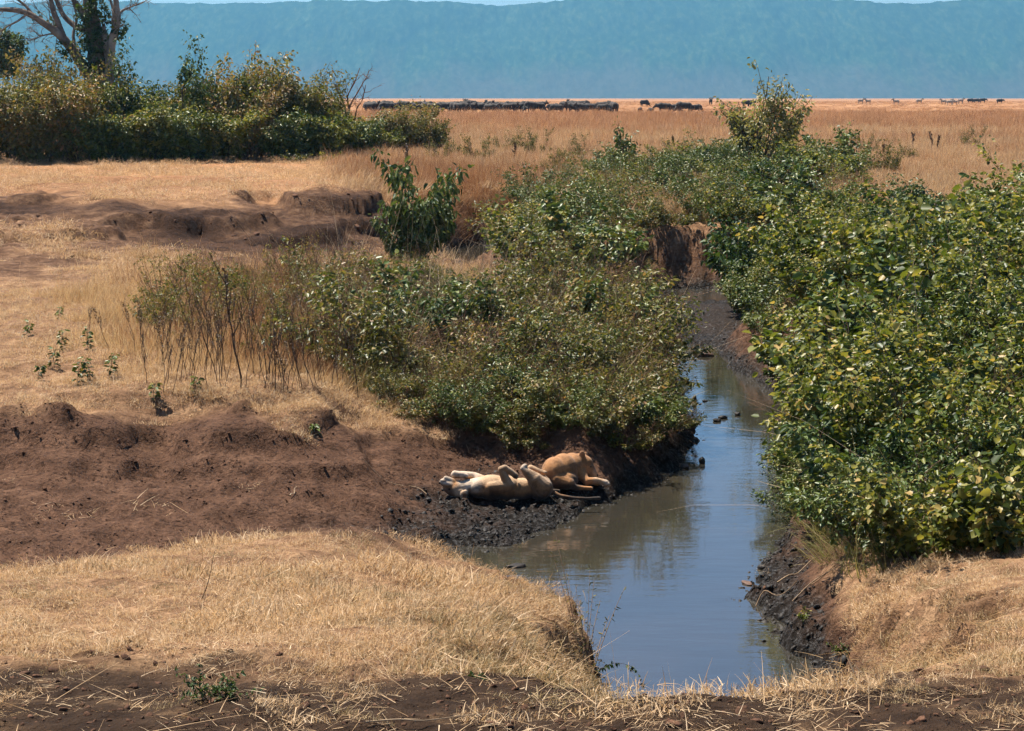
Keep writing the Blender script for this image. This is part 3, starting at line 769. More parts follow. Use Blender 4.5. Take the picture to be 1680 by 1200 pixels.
for i, (px, Y, s) in enumerate(((640, 35.0, .5), (690, 34.2, .5), (735, 33.9, .55), (778, 33.7, .5), (815, 33.9, .6), (850, 33.6, .5), (880, 34.2, .6), (912, 33.7, .55), (945, 33.9, .55), (978, 34.1, .5), (1005, 34.6, .55), (1035, 35.2, .5), (1060, 36.2, .5), (870, 33.2, .42), (905, 33.25, .46), (940, 33.3, .46), (975, 33.4, .46), (1012, 33.8, .5), (1042, 34.4, .5), (1068, 35.2, .5), (1092, 36.2, .45), (1112, 37.2, .4), (1124, 38.2, .36), (1085, 37.2, .42), (1100, 38.2, .4), (1092, 39.4, .42), (955, 34.9, .7), (870, 35.0, .7), (790, 34.9, .7), (720, 35.2, .7), (1010, 35.8, .65))):
    p = side(px, Y, .8)
    k, c = ((K_oli[i % 3], 'olive'), (K_oli[(i + 1) % 3], 'olive'), (K_dry[i % 2], 'dry brownish'), (K_grn[i % 3], 'green'))[i % 4]
    put(k, c, p, (s * 1.25, s * 1.25, s), 'spilling down the bank above the lionesses' if px < 1040 else 'on the nose of the middle bank', group='shrubs of the middle bank')
for i, (px, Y, s) in enumerate(((1318, 30.2, .55), (1338, 28.8, .5), (1362, 27.4, .5), (1395, 26.2, .55), (1432, 25.0, .5), (1350, 30.8, .65), (1330, 32.5, .6), (1335, 34.5, .65), (1490, 24.0, .5), (1380, 28.6, .65), (1240, 53.5, .65), (1252, 50, .6), (1268, 47, .7), (1232, 57, .7), (1290, 44, .6), (1245, 55.5, .8))):
    p = side(px, Y, .6)
    put(K_grn[i % 3], 'green', p, (s * 1.2, s * 1.2, s), 'drooping over the right mud bank', group='shrubs of the right bank thicket')
# thin scrub left of the thicket, among the stalks
R_THIN = region([(240, 38), (420, 36.0), (560, 35.8), (545, 44), (540, 50), (400, 50), (270, 45)])
for p in poisson(rng, R_THIN, lambda y: 1.05):
    px = photo_px(*p); dry = rng.uniform() < 0.5
    s = rng.uniform(0.55, 1.15)
    put(K_dry[rng.integers(2)] if dry else K_oli[rng.integers(3)], 'dry reddish-brown' if dry else 'olive', p, (s * .8, s * .8, s), 'among the tall dry stalks', group='thin scrub among the stalks')
# beyond the mud bar and round the far pools
R_FAR = region([(860, 60), (1010, 61), (1030, 66), (1045, 70), (1090, 70.5), (1120, 71), (1200, 70), (1215, 66), (1250, 63), (1330, 66), (1420, 74), (1390, 88), (1330, 100), (1200, 104), (1080, 101), (960, 96), (890, 90), (850, 82), (862, 72)])
def where_far(px, y):
    if px > 1230: return 'between the far mud bar and the dry field'
    if y < 72: return 'on the spit between the two far pools'
    return 'on the bank beyond the far mud bar' if px > 1000 else 'on the bank beside the farthest pool'
for p in poisson(rng, R_FAR, lambda y: 1.55 + 0.016 * (y - 60)):
    px = photo_px(*p); r = rng.uniform()
    if r < 0.35: k, c = K_oli[rng.integers(3)], 'olive small-leaved'
    elif r < 0.75: k, c = K_grn[rng.integers(3)], 'green leafy'
    elif r < 0.88: k, c = K_yel[rng.integers(3)], 'yellow-green'
    else: k, c = K_dry[rng.integers(2)], 'dry brownish'
    s = rng.uniform(0.75, 1.25)
    put(k, c, p, (s * 1.25, s * 1.25, s), where_far(px, p[1]), group='shrubs round the far pools')
# single ones that stand out
def at_photo(px, Y): 
    x, y = side(px, Y, 1.5); return (x, y)
for px, Y, s, lab in ((1243, 58.5, 1.55, 'tall dark green shrub hanging over the far mud bar'), (1262, 60, 1.5, 'dark bushy shrub right behind the one over the mud bar'),
                      (1275, 76, 1.15, 'dark broad bush at the edge of the dry field'), (1255, 74, 1.0, 'dark bush beside the pale-leaved small tree')):
    p = at_photo(px, Y); s_ = (s * 0.9, s * 0.9, s)
    plant('shrub', K_dark[rng.integers(2)], (p[0], p[1], max(0, ground_z(*p)) - 0.05), rng.uniform(0, 6), s_, lab, 'shrub')
print('shrubs', round(time.time() - T0, 1), len(bpy.data.objects))

# ---- hedge on the far left: big bushes
H_oli = [plant_kind('hedge_olive', 200 + i, M_olive, M_stem, stems=34, height=4.3, spread=0.75, leaf=0.17, wide=0.6, per=170, lenvar=0.16, base_r=1.1, out=0.5, tint=(0.62, 0.2), first=0.08, rad=0.03, leafvar=0.35, twig=4) for i in range(2)]
H_grn = [plant_kind('hedge_green', 210 + i, [M_yel, M_green][i], M_stem, stems=34, height=4.0, spread=0.75, leaf=0.18, wide=0.62, per=170, lenvar=0.16, base_r=1.1, out=0.45, tint=(0.5, 0.2), first=0.06, rad=0.03, leafvar=0.35, twig=4) for i in range(2)]
H_drk = [plant_kind('hedge_dark', 220, M_dark, M_stem, stems=32, height=4.0, spread=0.7, leaf=0.22, wide=0.55, per=120, base_r=1.1, out=0.45, tint=(0.5, 0.2), first=0.06, rad=0.03, twig=4)]
H_dry = [plant_kind('hedge_dry', 230, M_olive, M_redstem, stems=26, height=4.2, spread=0.65, leaf=0.16, wide=0.5, per=80, base_r=1.0, out=0.4, tint=(0.85, 0.12), first=0.15, rad=0.022, twig=5, bare=20)]
HEDGE = [  # column, distance, width factor, height factor, kind, label
 (-60, 117, 1.0, 1.0, H_oli[1], 'olive hedge bush cut by the left edge of the picture'),
 (18, 115, 0.95, 0.95, H_oli[0], 'olive hedge bush below the dark green tree'),
 (80, 118, 0.9, 1.2, H_dry[0], 'brownish dry-topped hedge bush left of the bare tree'),
 (70, 114, 0.9, 0.9, H_oli[1], 'dusty olive hedge bush in front of the brownish one'),
 (128, 119, 0.8, 1.22, H_oli[0], 'tall yellowish hedge bush just left of the bare trunk'),
 (135, 114.5, 0.9, 0.95, H_oli[0], 'olive hedge bush at the foot of the bare tree'),
 (194, 117, 0.85, 0.98, H_grn[0], 'green hedge bush just right of the bare trunk'),
 (185, 114, 0.75, 0.7, H_grn[1], 'low green hedge bush spilling onto the dry lawn'),
 (232, 118, 0.7, 0.98, H_drk[0], 'dark large-leaved hedge bush right of the bare tree'),
 (245, 114.5, 0.85, 0.75, H_grn[0], 'yellow-green low bush in the dip of the hedge'),
 (296, 117, 0.75, 1.03, H_drk[0], 'dark hedge bush under the lone leafy shoot'),
 (305, 114.5, 0.8, 0.72, H_grn[1], 'low bright green bush at the hedge foot'),
 (350, 118, 0.85, 1.0, H_oli[1], 'olive hedge bush in the middle of the hedge'),
 (362, 115, 0.8, 0.8, H_grn[0], 'mid-height green bush in the middle of the hedge'),
 (405, 118.5, 0.95, 1.18, H_oli[0], 'tall grey-olive rounded bush in the hedge'),
 (412, 116, 0.8, 0.82, H_dry[0], 'brown-tinged bush below the tall rounded one'),
 (458, 119, 0.85, 1.08, H_oli[1], 'spiky-topped olive bush in the hedge'),
 (470, 116.5, 0.8, 0.7, H_grn[1], 'green bush at the hedge foot near its end'),
 (515, 120, 0.8, 0.98, H_oli[0], 'tall olive bush beside the dead shrub'),
 (528, 117.5, 0.8, 0.7, H_grn[0], 'bright green bush before the dead shrub'),
 (572, 120, 0.7, 0.62, H_grn[1], 'last green bush at the end of the hedge'),
 (625, 126, 0.55, 0.42, H_grn[0], 'small green bush standing past the end of the hedge'),
 (668, 128, 0.72, 0.68, H_oli[1], 'feathery olive bush standing in the grass past the hedge'),
 (700, 128, 0.5, 0.45, H_oli[0], 'low olive bush nearest the buffalo line'),
]
for px, Y, w, h, k, lab in HEDGE:
    p = at_photo(px, Y)
    plant('hedge_bush', k, (p[0], p[1], ground_z(*p) - 0.1), rng.uniform(0, 6), (w, w, h), lab, 'bush', 'bushes of the far hedge')

# ---- broad-leaved bush by the far pool
K_broad = plant_kind('broadleaf', 300, M_dark, M_darkbark, stems=13, height=2.5, spread=0.5, leaf=0.20, wide=0.5, lenvar=0.3, per=84, base_r=0.12, out=0.3, tint=(0.6, 0.24), first=0.42, droop=0.8, rad=0.02, bend=0.45, twig=4, leafvar=0.22)
p = at_photo(690, 57.5)
plant('broadleaf_bush', K_broad, (p[0], p[1], ground_z(*p) - 0.05), 0.6, (0.8, 0.8, 1.06), 'bush with large drooping dark leaves before the farthest pool', 'bush')
p = at_photo(668, 56.5)
plant('broadleaf_bush', K_broad, (p[0], p[1], ground_z(*p) - 0.05), 2.9, (0.6, 0.6, 0.62), 'low shoot with large leaves at the broad-leaved bush foot', 'bush')
# ---- small trees and saplings in the field
K_sap = plant_kind('sapling', 310, M_green, M_darkbark, stems=5, height=2.1, spread=0.16, leaf=0.17, wide=0.6, per=46, base_r=0.08, out=0.22, tint=(0.45, 0.15), first=0.45, rad=0.022, twig=2)
p = at_photo(1028, 98)
plant('sapling', K_sap, (p[0], p[1], ground_z(*p) - 0.05), 0.4, (1, 1, 1.05), 'leafy upright sapling in the field below the buffalo', 'sapling')
K_paletree = plant_kind('pale_tree', 311, M_pale, M_darkbark, stems=12, height=2.75, spread=0.55, leaf=0.13, wide=0.5, per=100, lenvar=0.1, base_r=0.12, out=0.3, tint=(0.5, 0.22), first=0.42, rad=0.035, twig=5, bend=0.6)
p = at_photo(1246, 88)
plant('small_tree', K_paletree, (p[0], p[1], ground_z(*p) - 0.05), 1.1, (1.25, 1.25, 1.5), 'small pale-leaved tree rising above the far thicket', 'tree')
p = at_photo(1300, 90)
plant('shrub', K_paletree, (p[0], p[1], ground_z(*p) - 0.05), 4.1, (0.75, 0.75, 0.68), 'pale-leaved shrub leaning beside the small tree', 'shrub')
for px, Y, s, lab in ((1345, 92, 1.2, 'rounded pale green shrub at the right end of the far thicket'), (1372, 93, 1.35, 'leafy grey-green shrub where thicket meets open field'), (1330, 90, 1.1, 'green shrub low beside the pale-leaved ones')):
    p = at_photo(px, Y)
    plant('shrub', K_grn[rng.integers(3)], (p[0], p[1], ground_z(*p) - 0.05), rng.uniform(0, 6), s, lab, 'shrub')
for px, Y, s, lab in ((785, 112, 1.1, 'upright green weed in the field past the hedge'), (830, 125, 1.0, 'grey-green weed clump in the field'), (860, 128, 1.1, 'wide grey-green weed clump in the field'), (922, 98, 0.9, 'rounded small green weed in the open grass'), (905, 99, 0.7, 'thin dark weed beside the rounded one'),
                      (1440, 92, 1.1, 'thin green weed at the edge of the open field'), (1452, 93, 0.9, 'shorter thin weed at the edge of the open field'), (745, 120, 0.9, 'low olive weed near the hedge end'), (1012, 97, .8, 'low brownish weed at the sapling foot'), (1180, 100, .9, 'brown-tipped weed left of the small tree'), (880, 118, 1.0, 'grey-green weed right of the wide field clump'), (960, 112, .9, 'low weed in the grass left of the sapling'), (1110, 112, .9, 'scrubby weed in the field between sapling and small tree'), (1420, 120, .9, 'scrubby weed past the right end of the far thicket'), (1490, 110, .8, 'dull weed among the open field stalks'), (1590, 130, .9, 'scrubby weed far out at the right of the field'), (720, 112, .9, 'olive weed in front of the feathery bush')):
    p = at_photo(px, Y)
    plant('weed', K_oli[rng.integers(3)], (p[0], p[1], ground_z(*p) - 0.05), rng.uniform(0, 6), (s * 0.8, s * 0.8, s * 1.3), lab, 'weed', 'weeds in the dry field')
# ------------------------------------------------------------------ grass (nobody could count it)
rng = np.random.default_rng(5)
T_short = [proto('short_tuft', tuft(400 + i, 230, 0.06, 0.9, 0.0062, 0.27, 1.1, 0.38, (0.62, 0.24)), M_straw) for i in range(4)]
T_flat = [proto('flat_litter', tuft(410 + i, 45, 0.09, 0.15, 0.005, 0.3, 0.3, 0.5, (0.6, 0.25), low=1.35), M_straw) for i in range(3)]
T_gold = [proto('gold_tuft', tuft(420 + i, 150, 0.19, 0.6, 0.007, 0.36, 1.0, 0.5, (0.6, 0.25)), M_gold) for i in range(3)]
T_field = [proto('field_tuft', tuft(430 + i, 190, 0.5, 0.28, 0.022, 0.95, 0.5, 0.35), M_rust) for i in range(4)]
T_pale = [proto('pale_field_tuft', tuft(440 + i, 200, 0.32, 0.4, 0.018, 0.9, 0.6, 0.35, (0.5, 0.22)), M_straw) for i in range(3)]
T_sedge = [proto('sedge_tuft', tuft(450 + i, 50, 0.42, 0.6, 0.009, 0.25, 1.2, 0.35), M_sedge) for i in range(3)]
T_rusty = [proto('rusty_tuft', tuft(460 + i, 90, 0.6, 0.25, 0.012, 0.6, 0.4, 0.3, (0.4, 0.2)), M_rust) for i in range(3)]
T_dull = [proto('dull_tuft', tuft(480 + i, 200, 0.055, 0.95, 0.006, 0.27, 1.1, 0.4, (0.55, 0.25)), M_dullgrass) for i in range(3)]
T_twig = [proto('twig_tuft', tuft(490 + i, 9, 0.8, 0.55, 0.009, 0.3, 0.7, 0.35, (0.5, 0.3)), M_drytwig) for i in range(4)]
T_lawn = [proto('lawn_tuft', tuft(470 + i, 210, 0.14, 0.75, 0.012, 0.6, 1.0, 0.38, (0.55, 0.24)), M_straw) for i in range(3)]
def lay(x, y, dz=0.0):
    z, d, _ = height(x, y, True)
    return np.stack([x, y, z + dz], 1), d, z
def keep(P, sc, prob, rng):
    k = rng.uniform(0, 1, len(P)) < prob
    return P[k], sc[k]
def bare(P, d):
    mud, mudf, wet = masks(P[:, 0], P[:, 1], P[:, 2], d)
    far_ = (P[:, 1] > 56) & (P[:, 1] < 112); sl = np.zeros(len(P))
    if far_.any(): sl[far_] = np.abs(height(P[far_, 0], P[far_, 1] - .4) - P[far_, 2]) / .4
    return np.clip(mud + worn(mudf, P[:, 0], P[:, 1], sl) + wet, 0, 1)
# near spurs
x, y = sample(rng, 12000, 12.0, 31, -0.40, 0.40, 1.6)
P, d, z = lay(x, y)
patch = fbm(x * 0.9, y * 0.9, 4, 77)
vg = sstep(14.5, 13.5, y + (fbm(x * 1.2, y * 2.0, 3, 88) - 0.5) * 1.8)
pr = (1 - bare(P, d)) ** 2 * (0.22 + 0.78 * sstep(0.34, 0.52, patch)) * (1 - 0.95 * vg) * (d > 0.02) * (z > 0.03)
sc = rng.uniform(0.75, 1.2, len(P)) * (0.75 + 0.75 * sstep(0.5, 0.68, patch))
P, sc = keep(P, sc, pr, rng)
dull = rng.uniform(0, 1, len(P)) < sstep(0.48, 0.66, fbm(P[:, 0] * 0.6, P[:, 1] * 0.6, 3, 606)) * 0.6 + 0.08
near_grass = scatter('dry_grass', 'short', T_short, P[~dull], sc[~dull], rng, 0.25)
scatter('dull_olive_grass', 'dull', T_dull, P[dull], sc[dull] * 0.9, rng, 0.25)
x, y = sample(rng, 6500, 10.5, 30, -0.40, 0.40, 1.6)
P, d, z = lay(x, y)
P, sc = keep(P, rng.uniform(0.6, 1.4, len(P)), np.clip(0.5 - 0.45 * bare(P, d), 0, 1) * (1 - 0.55 * sstep(14.5, 13.5, P[:, 1])) * (d > 0.05), rng)
scatter('grass_litter', 'flat', T_flat, P, sc, rng, 0.2)
# shelf beyond the gully
x, y = sample(rng, 15000, 29, 64, -0.42, 0.06, 1.2)
P, d, z = lay(x, y)
px = photo_px(x, y)
patch = fbm(x * 0.5, y * 0.5, 4, 177)
pr = (1 - bare(P, d)) ** 2 * (0.3 + 0.7 * sstep(0.35, 0.55, patch)) * (0.4 + 0.6 * sstep(20, 220, px)) * (d > 0.3) * (1 - 0.9 * sstep(0.3, -0.3, poly_sd(R_MID, x, y))) * sstep(900, 700, px)
k = rng.uniform(0, 1, len(P)) < pr
P, px, patch = P[k], px[k], patch[k]
tall = sstep(40, 260, px + (patch - 0.5) * 300) * sstep(33.2, 36, P[:, 1])
isg = rng.uniform(0, 1, len(P)) < tall * (0.25 + 0.7 * sstep(0.42, 0.6, fbm(P[:, 0] * 0.8, P[:, 1] * 0.5, 3, 307)))
scatter('gold_grass', 'gold', T_gold, P[isg], rng.uniform(0.6, 1.25, isg.sum()), rng, 0.2)
scatter('short_dry_grass', 'short', T_short, P[~isg], rng.uniform(0.7, 1.2, (~isg).sum()) * 1.1, rng, 0.25)
# terraces and lawn below the hedge
x, y = sample(rng, 11000, 56, 118, -0.42, 0.0, 1.0)
P, d, z = lay(x, y)
pr = (1 - bare(P, d)) ** 2 * (0.12 + 0.88 * sstep(0.40, 0.58, fbm(x * 0.3, y * 0.3, 4, 277))) * (0.45 + 0.55 * sstep(92, 102, y)) * (d > 0.4)
P, sc = keep(P, rng.uniform(0.9, 1.6, len(P)), pr, rng)
scatter('lawn_grass', 'lawn', T_lawn, P, sc, rng, 0.25, flat=0.6)
# the plain
x, y = sample(rng, 26000, 72, 284, -0.34, 0.40, 1.25)
P, d, z = lay(x, y)
px = photo_px(x, y, 3.0)
b0 = bare(P, d)
rust = np.clip(0.12 + 0.95 * sstep(150, 210, y + (fbm(x * 0.03, y * 0.06, 4, 61) - 0.5) * 120) + (fbm(x * 0.15, y * 0.15, 3, 63) - 0.5) * 0.8, 0, 1)
okl = (px > 560 + (y - 100) * -1.0) | (y > 125)
pr = (1 - b0) ** 2 * okl * (d > 0.6)
k = rng.uniform(0, 1, len(P)) < pr
P, rust, px, yy_ = P[k], rust[k], px[k], y[k]
isr = rng.uniform(0, 1, len(P)) < rust
open_ = sstep(1330, 1500, px) * sstep(135, 105, yy_)
scatter('red_field_grass', 'field', T_field, P[isr], rng.uniform(0.6, 1.2, isr.sum()) * (1 - 0.45 * open_[isr]), rng, 0.12)
scatter('pale_field_grass', 'palef', T_pale, P[~isr], rng.uniform(0.7, 1.3, (~isr).sum()) * (1 - 0.3 * open_[~isr]), rng, 0.15)
x, y = sample(rng, 7000, 284, 900, -0.30, 0.34, 1.0)
P, d, z = lay(x, y)
scatter('far_plain_grass', 'field', T_field, P, rng.uniform(0.5, 0.9, len(P)) * (y / 300) ** 0.4, rng, 0.1, flat=0.4)
# rusty tall grass behind the big mound
R_RUST = region([(560, 92), (700, 86), (860, 84), (950, 88), (900, 98), (700, 104), (560, 106)])
x, y = sample(rng, 5000, 80, 108, -0.12, 0.06, 1.0)
k = poly_sd(R_RUST, x, y) + rng.uniform(0, 5, len(x)) < 0
P, d, z = lay(x[k], y[k])
scatter('rusty_tall_grass', 'rusty', T_rusty, P[d > 0.5], rng.uniform(0.7, 1.25, (d > 0.5).sum()), rng, 0.1)
x, y = sample(rng, 2200, 35, 53, -0.19, -0.05, 1.0)
P, d, z = lay(x, y); px = photo_px(x, y)
k = rng.uniform(0, 1, len(P)) < 0.16 * sstep(200, 420, px + rng.normal(0, 60, len(px))) * sstep(640, 560, px)
scatter('rusty_stems', 'rusty', T_rusty, P[k], rng.uniform(0.45, 0.9, k.sum()), rng, 0.15)
# sedge and long grass among the shrubs
for nm, reg, n, y0, y1, t0, t1 in (('bank_sedge', R_MID, 4500, 35, 50, -0.12, 0.1), ('thicket_sedge', R_RIGHT, 4500, 23.5, 64, 0.08, 0.36), ('far_bank_sedge', R_FAR, 4500, 58, 106, 0.0, 0.2)):
    x, y = sample(rng, n, y0, y1, t0, t1, 1.2)
    k = poly_sd(reg, x, y) < 0.5
    P, d, z = lay(x[k], y[k])
    P, sc = keep(P, rng.uniform(0.6, 1.3, len(P)), 0.28 * (d > 0.1), rng)
    scatter(nm, 'sedge', T_sedge, P, sc, rng, 0.25)
    x, y = sample(rng, {'bank_sedge': 1500, 'thicket_sedge': 500, 'far_bank_sedge': 700}[nm], y0, y1, t0, t1, 1.2)
    k = poly_sd(reg, x, y) < 0.3
    P, d, z = lay(x[k], y[k])
    P = P[d > 0.1]
    scatter({'bank_sedge': 'bank_twigs', 'thicket_sedge': 'thicket_twigs', 'far_bank_sedge': 'far_bank_twigs'}[nm], 'twig', T_twig, P, rng.uniform(0.7, 1.3, len(P)), rng, 0.3)
print('grass', round(time.time() - T0, 1))
# ------------------------------------------------------------------ trees behind the hedge
rng = np.random.default_rng(88)
def wp(px, row, Y):
    """a point at distance Y that shows at a photo pixel"""
    d = ray(px, row); t = Y / d[1]
    return np.array([d[0] * t, Y, EYE + d[2] * t])
def smooth_path(pts, n=4):
    pts = np.asarray(pts, float); out = []
    m = len(pts)
    for i in range(m - 1):
        p0, p1, p2, p3 = pts[max(i - 1, 0)], pts[i], pts[i + 1], pts[min(i + 2, m - 1)]
        for t in np.linspace(0, 1, n, endpoint=False):
            out.append(0.5 * ((2 * p1) + (-p0 + p2) * t + (2 * p0 - 5 * p1 + 4 * p2 - p3) * t * t + (-p0 + 3 * p1 - 3 * p2 + p3) * t ** 3))
    out.append(pts[-1]); return np.array(out)
def limb(mb, pts, r0, r1, sides=8, tint=0.5, rough=0.0, n=4):
    c = smooth_path(pts, n); r = np.linspace(r0, r1, len(c)) * (1 + rng.normal(0, rough, len(c)))
    tube(mb, c, r, sides, tint); return c
def twigs(mb, c, n, length, r, depth=2, tint=0.6, lo=0.4, up=0.25):
    for k in range(n):
        p, d = along(c, np.array([rng.uniform(lo, 1)])); p, d = p[0], d[0]
        v = nrm(d + rng.normal(0, 0.75, 3) + np.array([0, 0, up]))
        ln = length * rng.uniform(0.5, 1.2)
        pts = [p, p + v * ln * 0.35 + rng.normal(0, 0.06 * ln, 3), p + v * ln * 0.7 + rng.normal(0, 0.1 * ln, 3), p + v * ln + rng.normal(0, 0.14 * ln, 3)]
        c2 = smooth_path(pts, 2); tube(mb, c2, np.linspace(r, r * 0.25, len(c2)), 4, tint)
        if depth > 1: twigs(mb, c2, 3, length * 0.5, r * 0.5, depth - 1, tint, 0.3, up)
Y = 121.0
g0 = hit(168, 262)
base = wp(170, 268, Y); base[2] = ground_z(base[0], Y) - 0.3
root = tag(empty('bare_tree', base), 'big half-bare grey tree with ivy-clad trunk rising behind the hedge', 'tree')
tb, bb, lb = MB(), MB(), MB()
off = lambda pts: [np.asarray(p) - base for p in pts]
trunk = limb(tb, off([base, wp(170, 200, Y), wp(168, 140, Y), wp(163, 110, Y), wp(157, 75, Y), wp(152, 40, Y), wp(147, 5, Y), wp(140, -60, Y)]), 0.85, 0.30, 12, 0.25, 0.06)
pale = limb(bb, off([wp(176, 150, Y - .4), wp(180, 115, Y - .5), wp(181, 85, Y - .5), wp(187, 55, Y - .7), wp(193, 33, Y - .8), wp(190, 0, Y - .6), wp(186, -70, Y)]), 0.34, 0.13, 9, 0.95, 0.05)
limb(bb, off([wp(176, 95, Y - .5), wp(172, 62, Y - .6), wp(170, 40, Y - .3)]), 0.20, 0.10, 7, 0.95)
r1 = limb(bb, off([wp(192, 33, Y - .8), wp(200, 18, Y - .5), wp(214, 12, Y - .2), wp(228, 6, Y)]), 0.10, 0.025, 5, 0.9)
r2 = limb(bb, off([wp(184, 40, Y - .7), wp(186, 20, Y - .9), wp(178, -10, Y - 1)]), 0.12, 0.06, 6, 0.95)
l1 = limb(bb, off([wp(158, 140, Y), wp(138, 112, Y - .3), wp(118, 81, Y - .6), wp(96, 56, Y - .8), wp(74, 40, Y - 1), wp(40, 20, Y - 1.2), wp(0, 16, Y - 1), wp(-40, 22, Y - 1)]), 0.36, 0.09, 8, 0.45, 0.05)
l2 = limb(bb, off([wp(106, 66, Y - .7), wp(96, 40, Y - .5), wp(86, 12, Y - .4), wp(80, -30, Y)]), 0.22, 0.12, 7, 0.5, 0.05)
l3 = limb(bb, off([wp(140, 50, Y), wp(122, 42, Y + .4), wp(104, 25, Y + .6), wp(92, 0, Y + .8), wp(70, -30, Y)]), 0.20, 0.10, 7, 0.5, 0.05)
l4 = limb(bb, off([wp(152, 60, Y), wp(134, 20, Y + .3), wp(118, -6, Y + .4), wp(110, -50, Y)]), 0.24, 0.12, 7, 0.5, 0.05)
l5 = limb(bb, off([wp(46, 22, Y - 1.2), wp(30, 34, Y - 1.4), wp(8, 46, Y - 1.5), wp(-10, 60, Y - 1.5)]), 0.08, 0.03, 5, 0.9)
l6 = limb(bb, off([wp(60, 33, Y - 1.1), wp(40, 8, Y - 1.0), wp(10, -12, Y - .8)]), 0.11, 0.06, 6, 0.5)
l7 = limb(bb, off([wp(100, 58, Y - .8), wp(84, 56, Y - 1), wp(66, 60, Y - 1.2), wp(56, 66, Y - 1.3)]), 0.07, 0.02, 5, 0.6)
l8 = limb(bb, off([wp(128, 92, Y - .5), wp(120, 60, Y - .2), wp(126, 30, Y + .2), wp(120, 5, Y + .3)]), 0.12, 0.06, 6, 0.5)
for c, n, ln in ((l1, 20, 1.8), (l2, 10, 1.4), (l3, 12, 1.5), (l4, 8, 1.4), (l7, 12, 0.9), (r1, 12, 1.0), (l6, 9, 1.2), (l8, 9, 1.1), (pale, 12, 1.1), (l5, 6, .8), (r2, 6, .9)):
    twigs(bb, c, n, ln, 0.028, 3, 0.55)
def clump(lb, c, r, n, leaf, rng, tint=(0.45, 0.2), wide=0.6):
    u = nrm(rng.normal(0, 1, (n, 3))); R = r * rng.uniform(0.35, 1, n) ** 0.5
    P = np.asarray(c) + u * R[:, None] * np.array([1, 1, 0.85]) + rng.normal(0, r * 0.08, (n, 3))
    A = u + rng.normal(0, 0.5, (n, 3)) + np.array([0, 0, -0.4]); N = u * 0.6 + np.array([0, 0, 0.6]) + rng.normal(0, 0.4, (n, 3))
    L = leaf * np.exp(rng.normal(0, 0.3, n))
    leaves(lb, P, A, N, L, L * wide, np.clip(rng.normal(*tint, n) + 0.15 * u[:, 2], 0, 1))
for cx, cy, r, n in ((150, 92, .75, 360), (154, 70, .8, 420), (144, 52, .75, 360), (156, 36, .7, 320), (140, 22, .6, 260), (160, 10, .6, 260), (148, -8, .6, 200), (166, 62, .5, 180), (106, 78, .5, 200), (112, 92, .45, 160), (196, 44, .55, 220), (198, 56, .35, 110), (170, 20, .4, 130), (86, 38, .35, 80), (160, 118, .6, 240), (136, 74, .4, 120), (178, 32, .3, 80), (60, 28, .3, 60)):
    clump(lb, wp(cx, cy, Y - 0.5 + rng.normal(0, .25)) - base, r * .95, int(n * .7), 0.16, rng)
link('trunk', tb.mesh('bare_tree_trunk', M_bark, True), root)
link('branches', bb.mesh('bare_tree_branches', M_bark, True), root)
link('ivy', lb.mesh('bare_tree_ivy', M_dark), root)
# dark green tree at the left edge, farther off
Y = 190.0
base = wp(-30, 200, Y); base[2] = ground_z(base[0], Y) - 0.3
root = tag(empty('green_tree', base), 'dark dense-crowned green tree at the left edge behind the hedge', 'tree')
tb, lb = MB(), MB()
c0 = limb(tb, off([base, wp(-26, 150, Y), wp(-20, 125, Y), wp(-12, 105, Y)]), 0.45, 0.25, 8, 0.4)
for q in ((28, 118), (10, 70), (40, 92), (-50, 80), (-30, 60)):
    limb(tb, off([wp(-18, 125, Y), wp(0.5 * q[0] - 8, 0.5 * (q[1] + 122) + 6, Y + rng.normal(0, .8)), wp(q[0], q[1], Y + rng.normal(0, 1.2))]), 0.18, 0.05, 6, 0.4)
for k in range(40):
    a = rng.uniform(0, 2 * PI); r = math.sqrt(rng.uniform(0, 1))
    cx, cy = -16 + 58 * r * math.cos(a), 90 + 40 * r * math.sin(a)
    if cy > 118 and cx < 8: continue
    clump(lb, wp(cx, cy, Y + rng.normal(0, 1.3)) - base, rng.uniform(0.5, 0.95), 150, 0.28, rng, (0.5, 0.2))
link('trunk', tb.mesh('green_tree_trunk', M_darkbark, True), root)
link('crown', lb.mesh('green_tree_crown', M_dark), root)
# dead shrub at the end of the hedge, lone shoots above it
def bare_shrub(name, px, row0, Y, paths, r, tw, label, cat='dead shrub', mat=M_redstem, ln=0.8, leafy=None, name_part='branches'):
    base = wp(px, row0, Y); base[2] = ground_z(base[0], Y) - 0.1
    e = tag(empty(name, base), label, cat); mb = MB(); lb = MB()
    for path in paths:
        c = limb(mb, [base - base] + [wp(q[0], q[1], Y + rng.normal(0, .3)) - base for q in path], r, r * 0.3, 5, 0.5)
        twigs(mb, c, tw, ln, r * 0.35, 2, 0.5, 0.35, 0.3)
        if leafy:
            for t in np.linspace(leafy[0], 1, leafy[1]):
                p, d = along(c, np.array([t])); clump(lb, p[0] + rng.normal(0, .12, 3), leafy[2], leafy[3], leafy[4], rng, (0.4, 0.2))
    link(name_part, mb.mesh(name + '_branches', mat, True), e)
    if leafy: link('foliage', lb.mesh(name + '_leaves', M_dark), e)
bare_shrub('dead_shrub', 575, 255, 121.5, [[(574, 190), (570, 160), (582, 135), (590, 112)], [(566, 180), (556, 155), (550, 138)], [(584, 185), (594, 165), (600, 140)], [(572, 185), (588, 150), (604, 122)], [(560, 185), (548, 165)]], 0.07, 7, 'leafless reddish dead shrub at the end of the hedge')
bare_shrub('leafy_shoot', 300, 255, 116.2, [[(300, 180), (299, 150), (305, 132), (311, 114)]], 0.05, 2, 'lone leafy shoot sticking up above the hedge', 'shoot', M_darkbark, 0.5, (0.72, 5, 0.28, 34, 0.19))
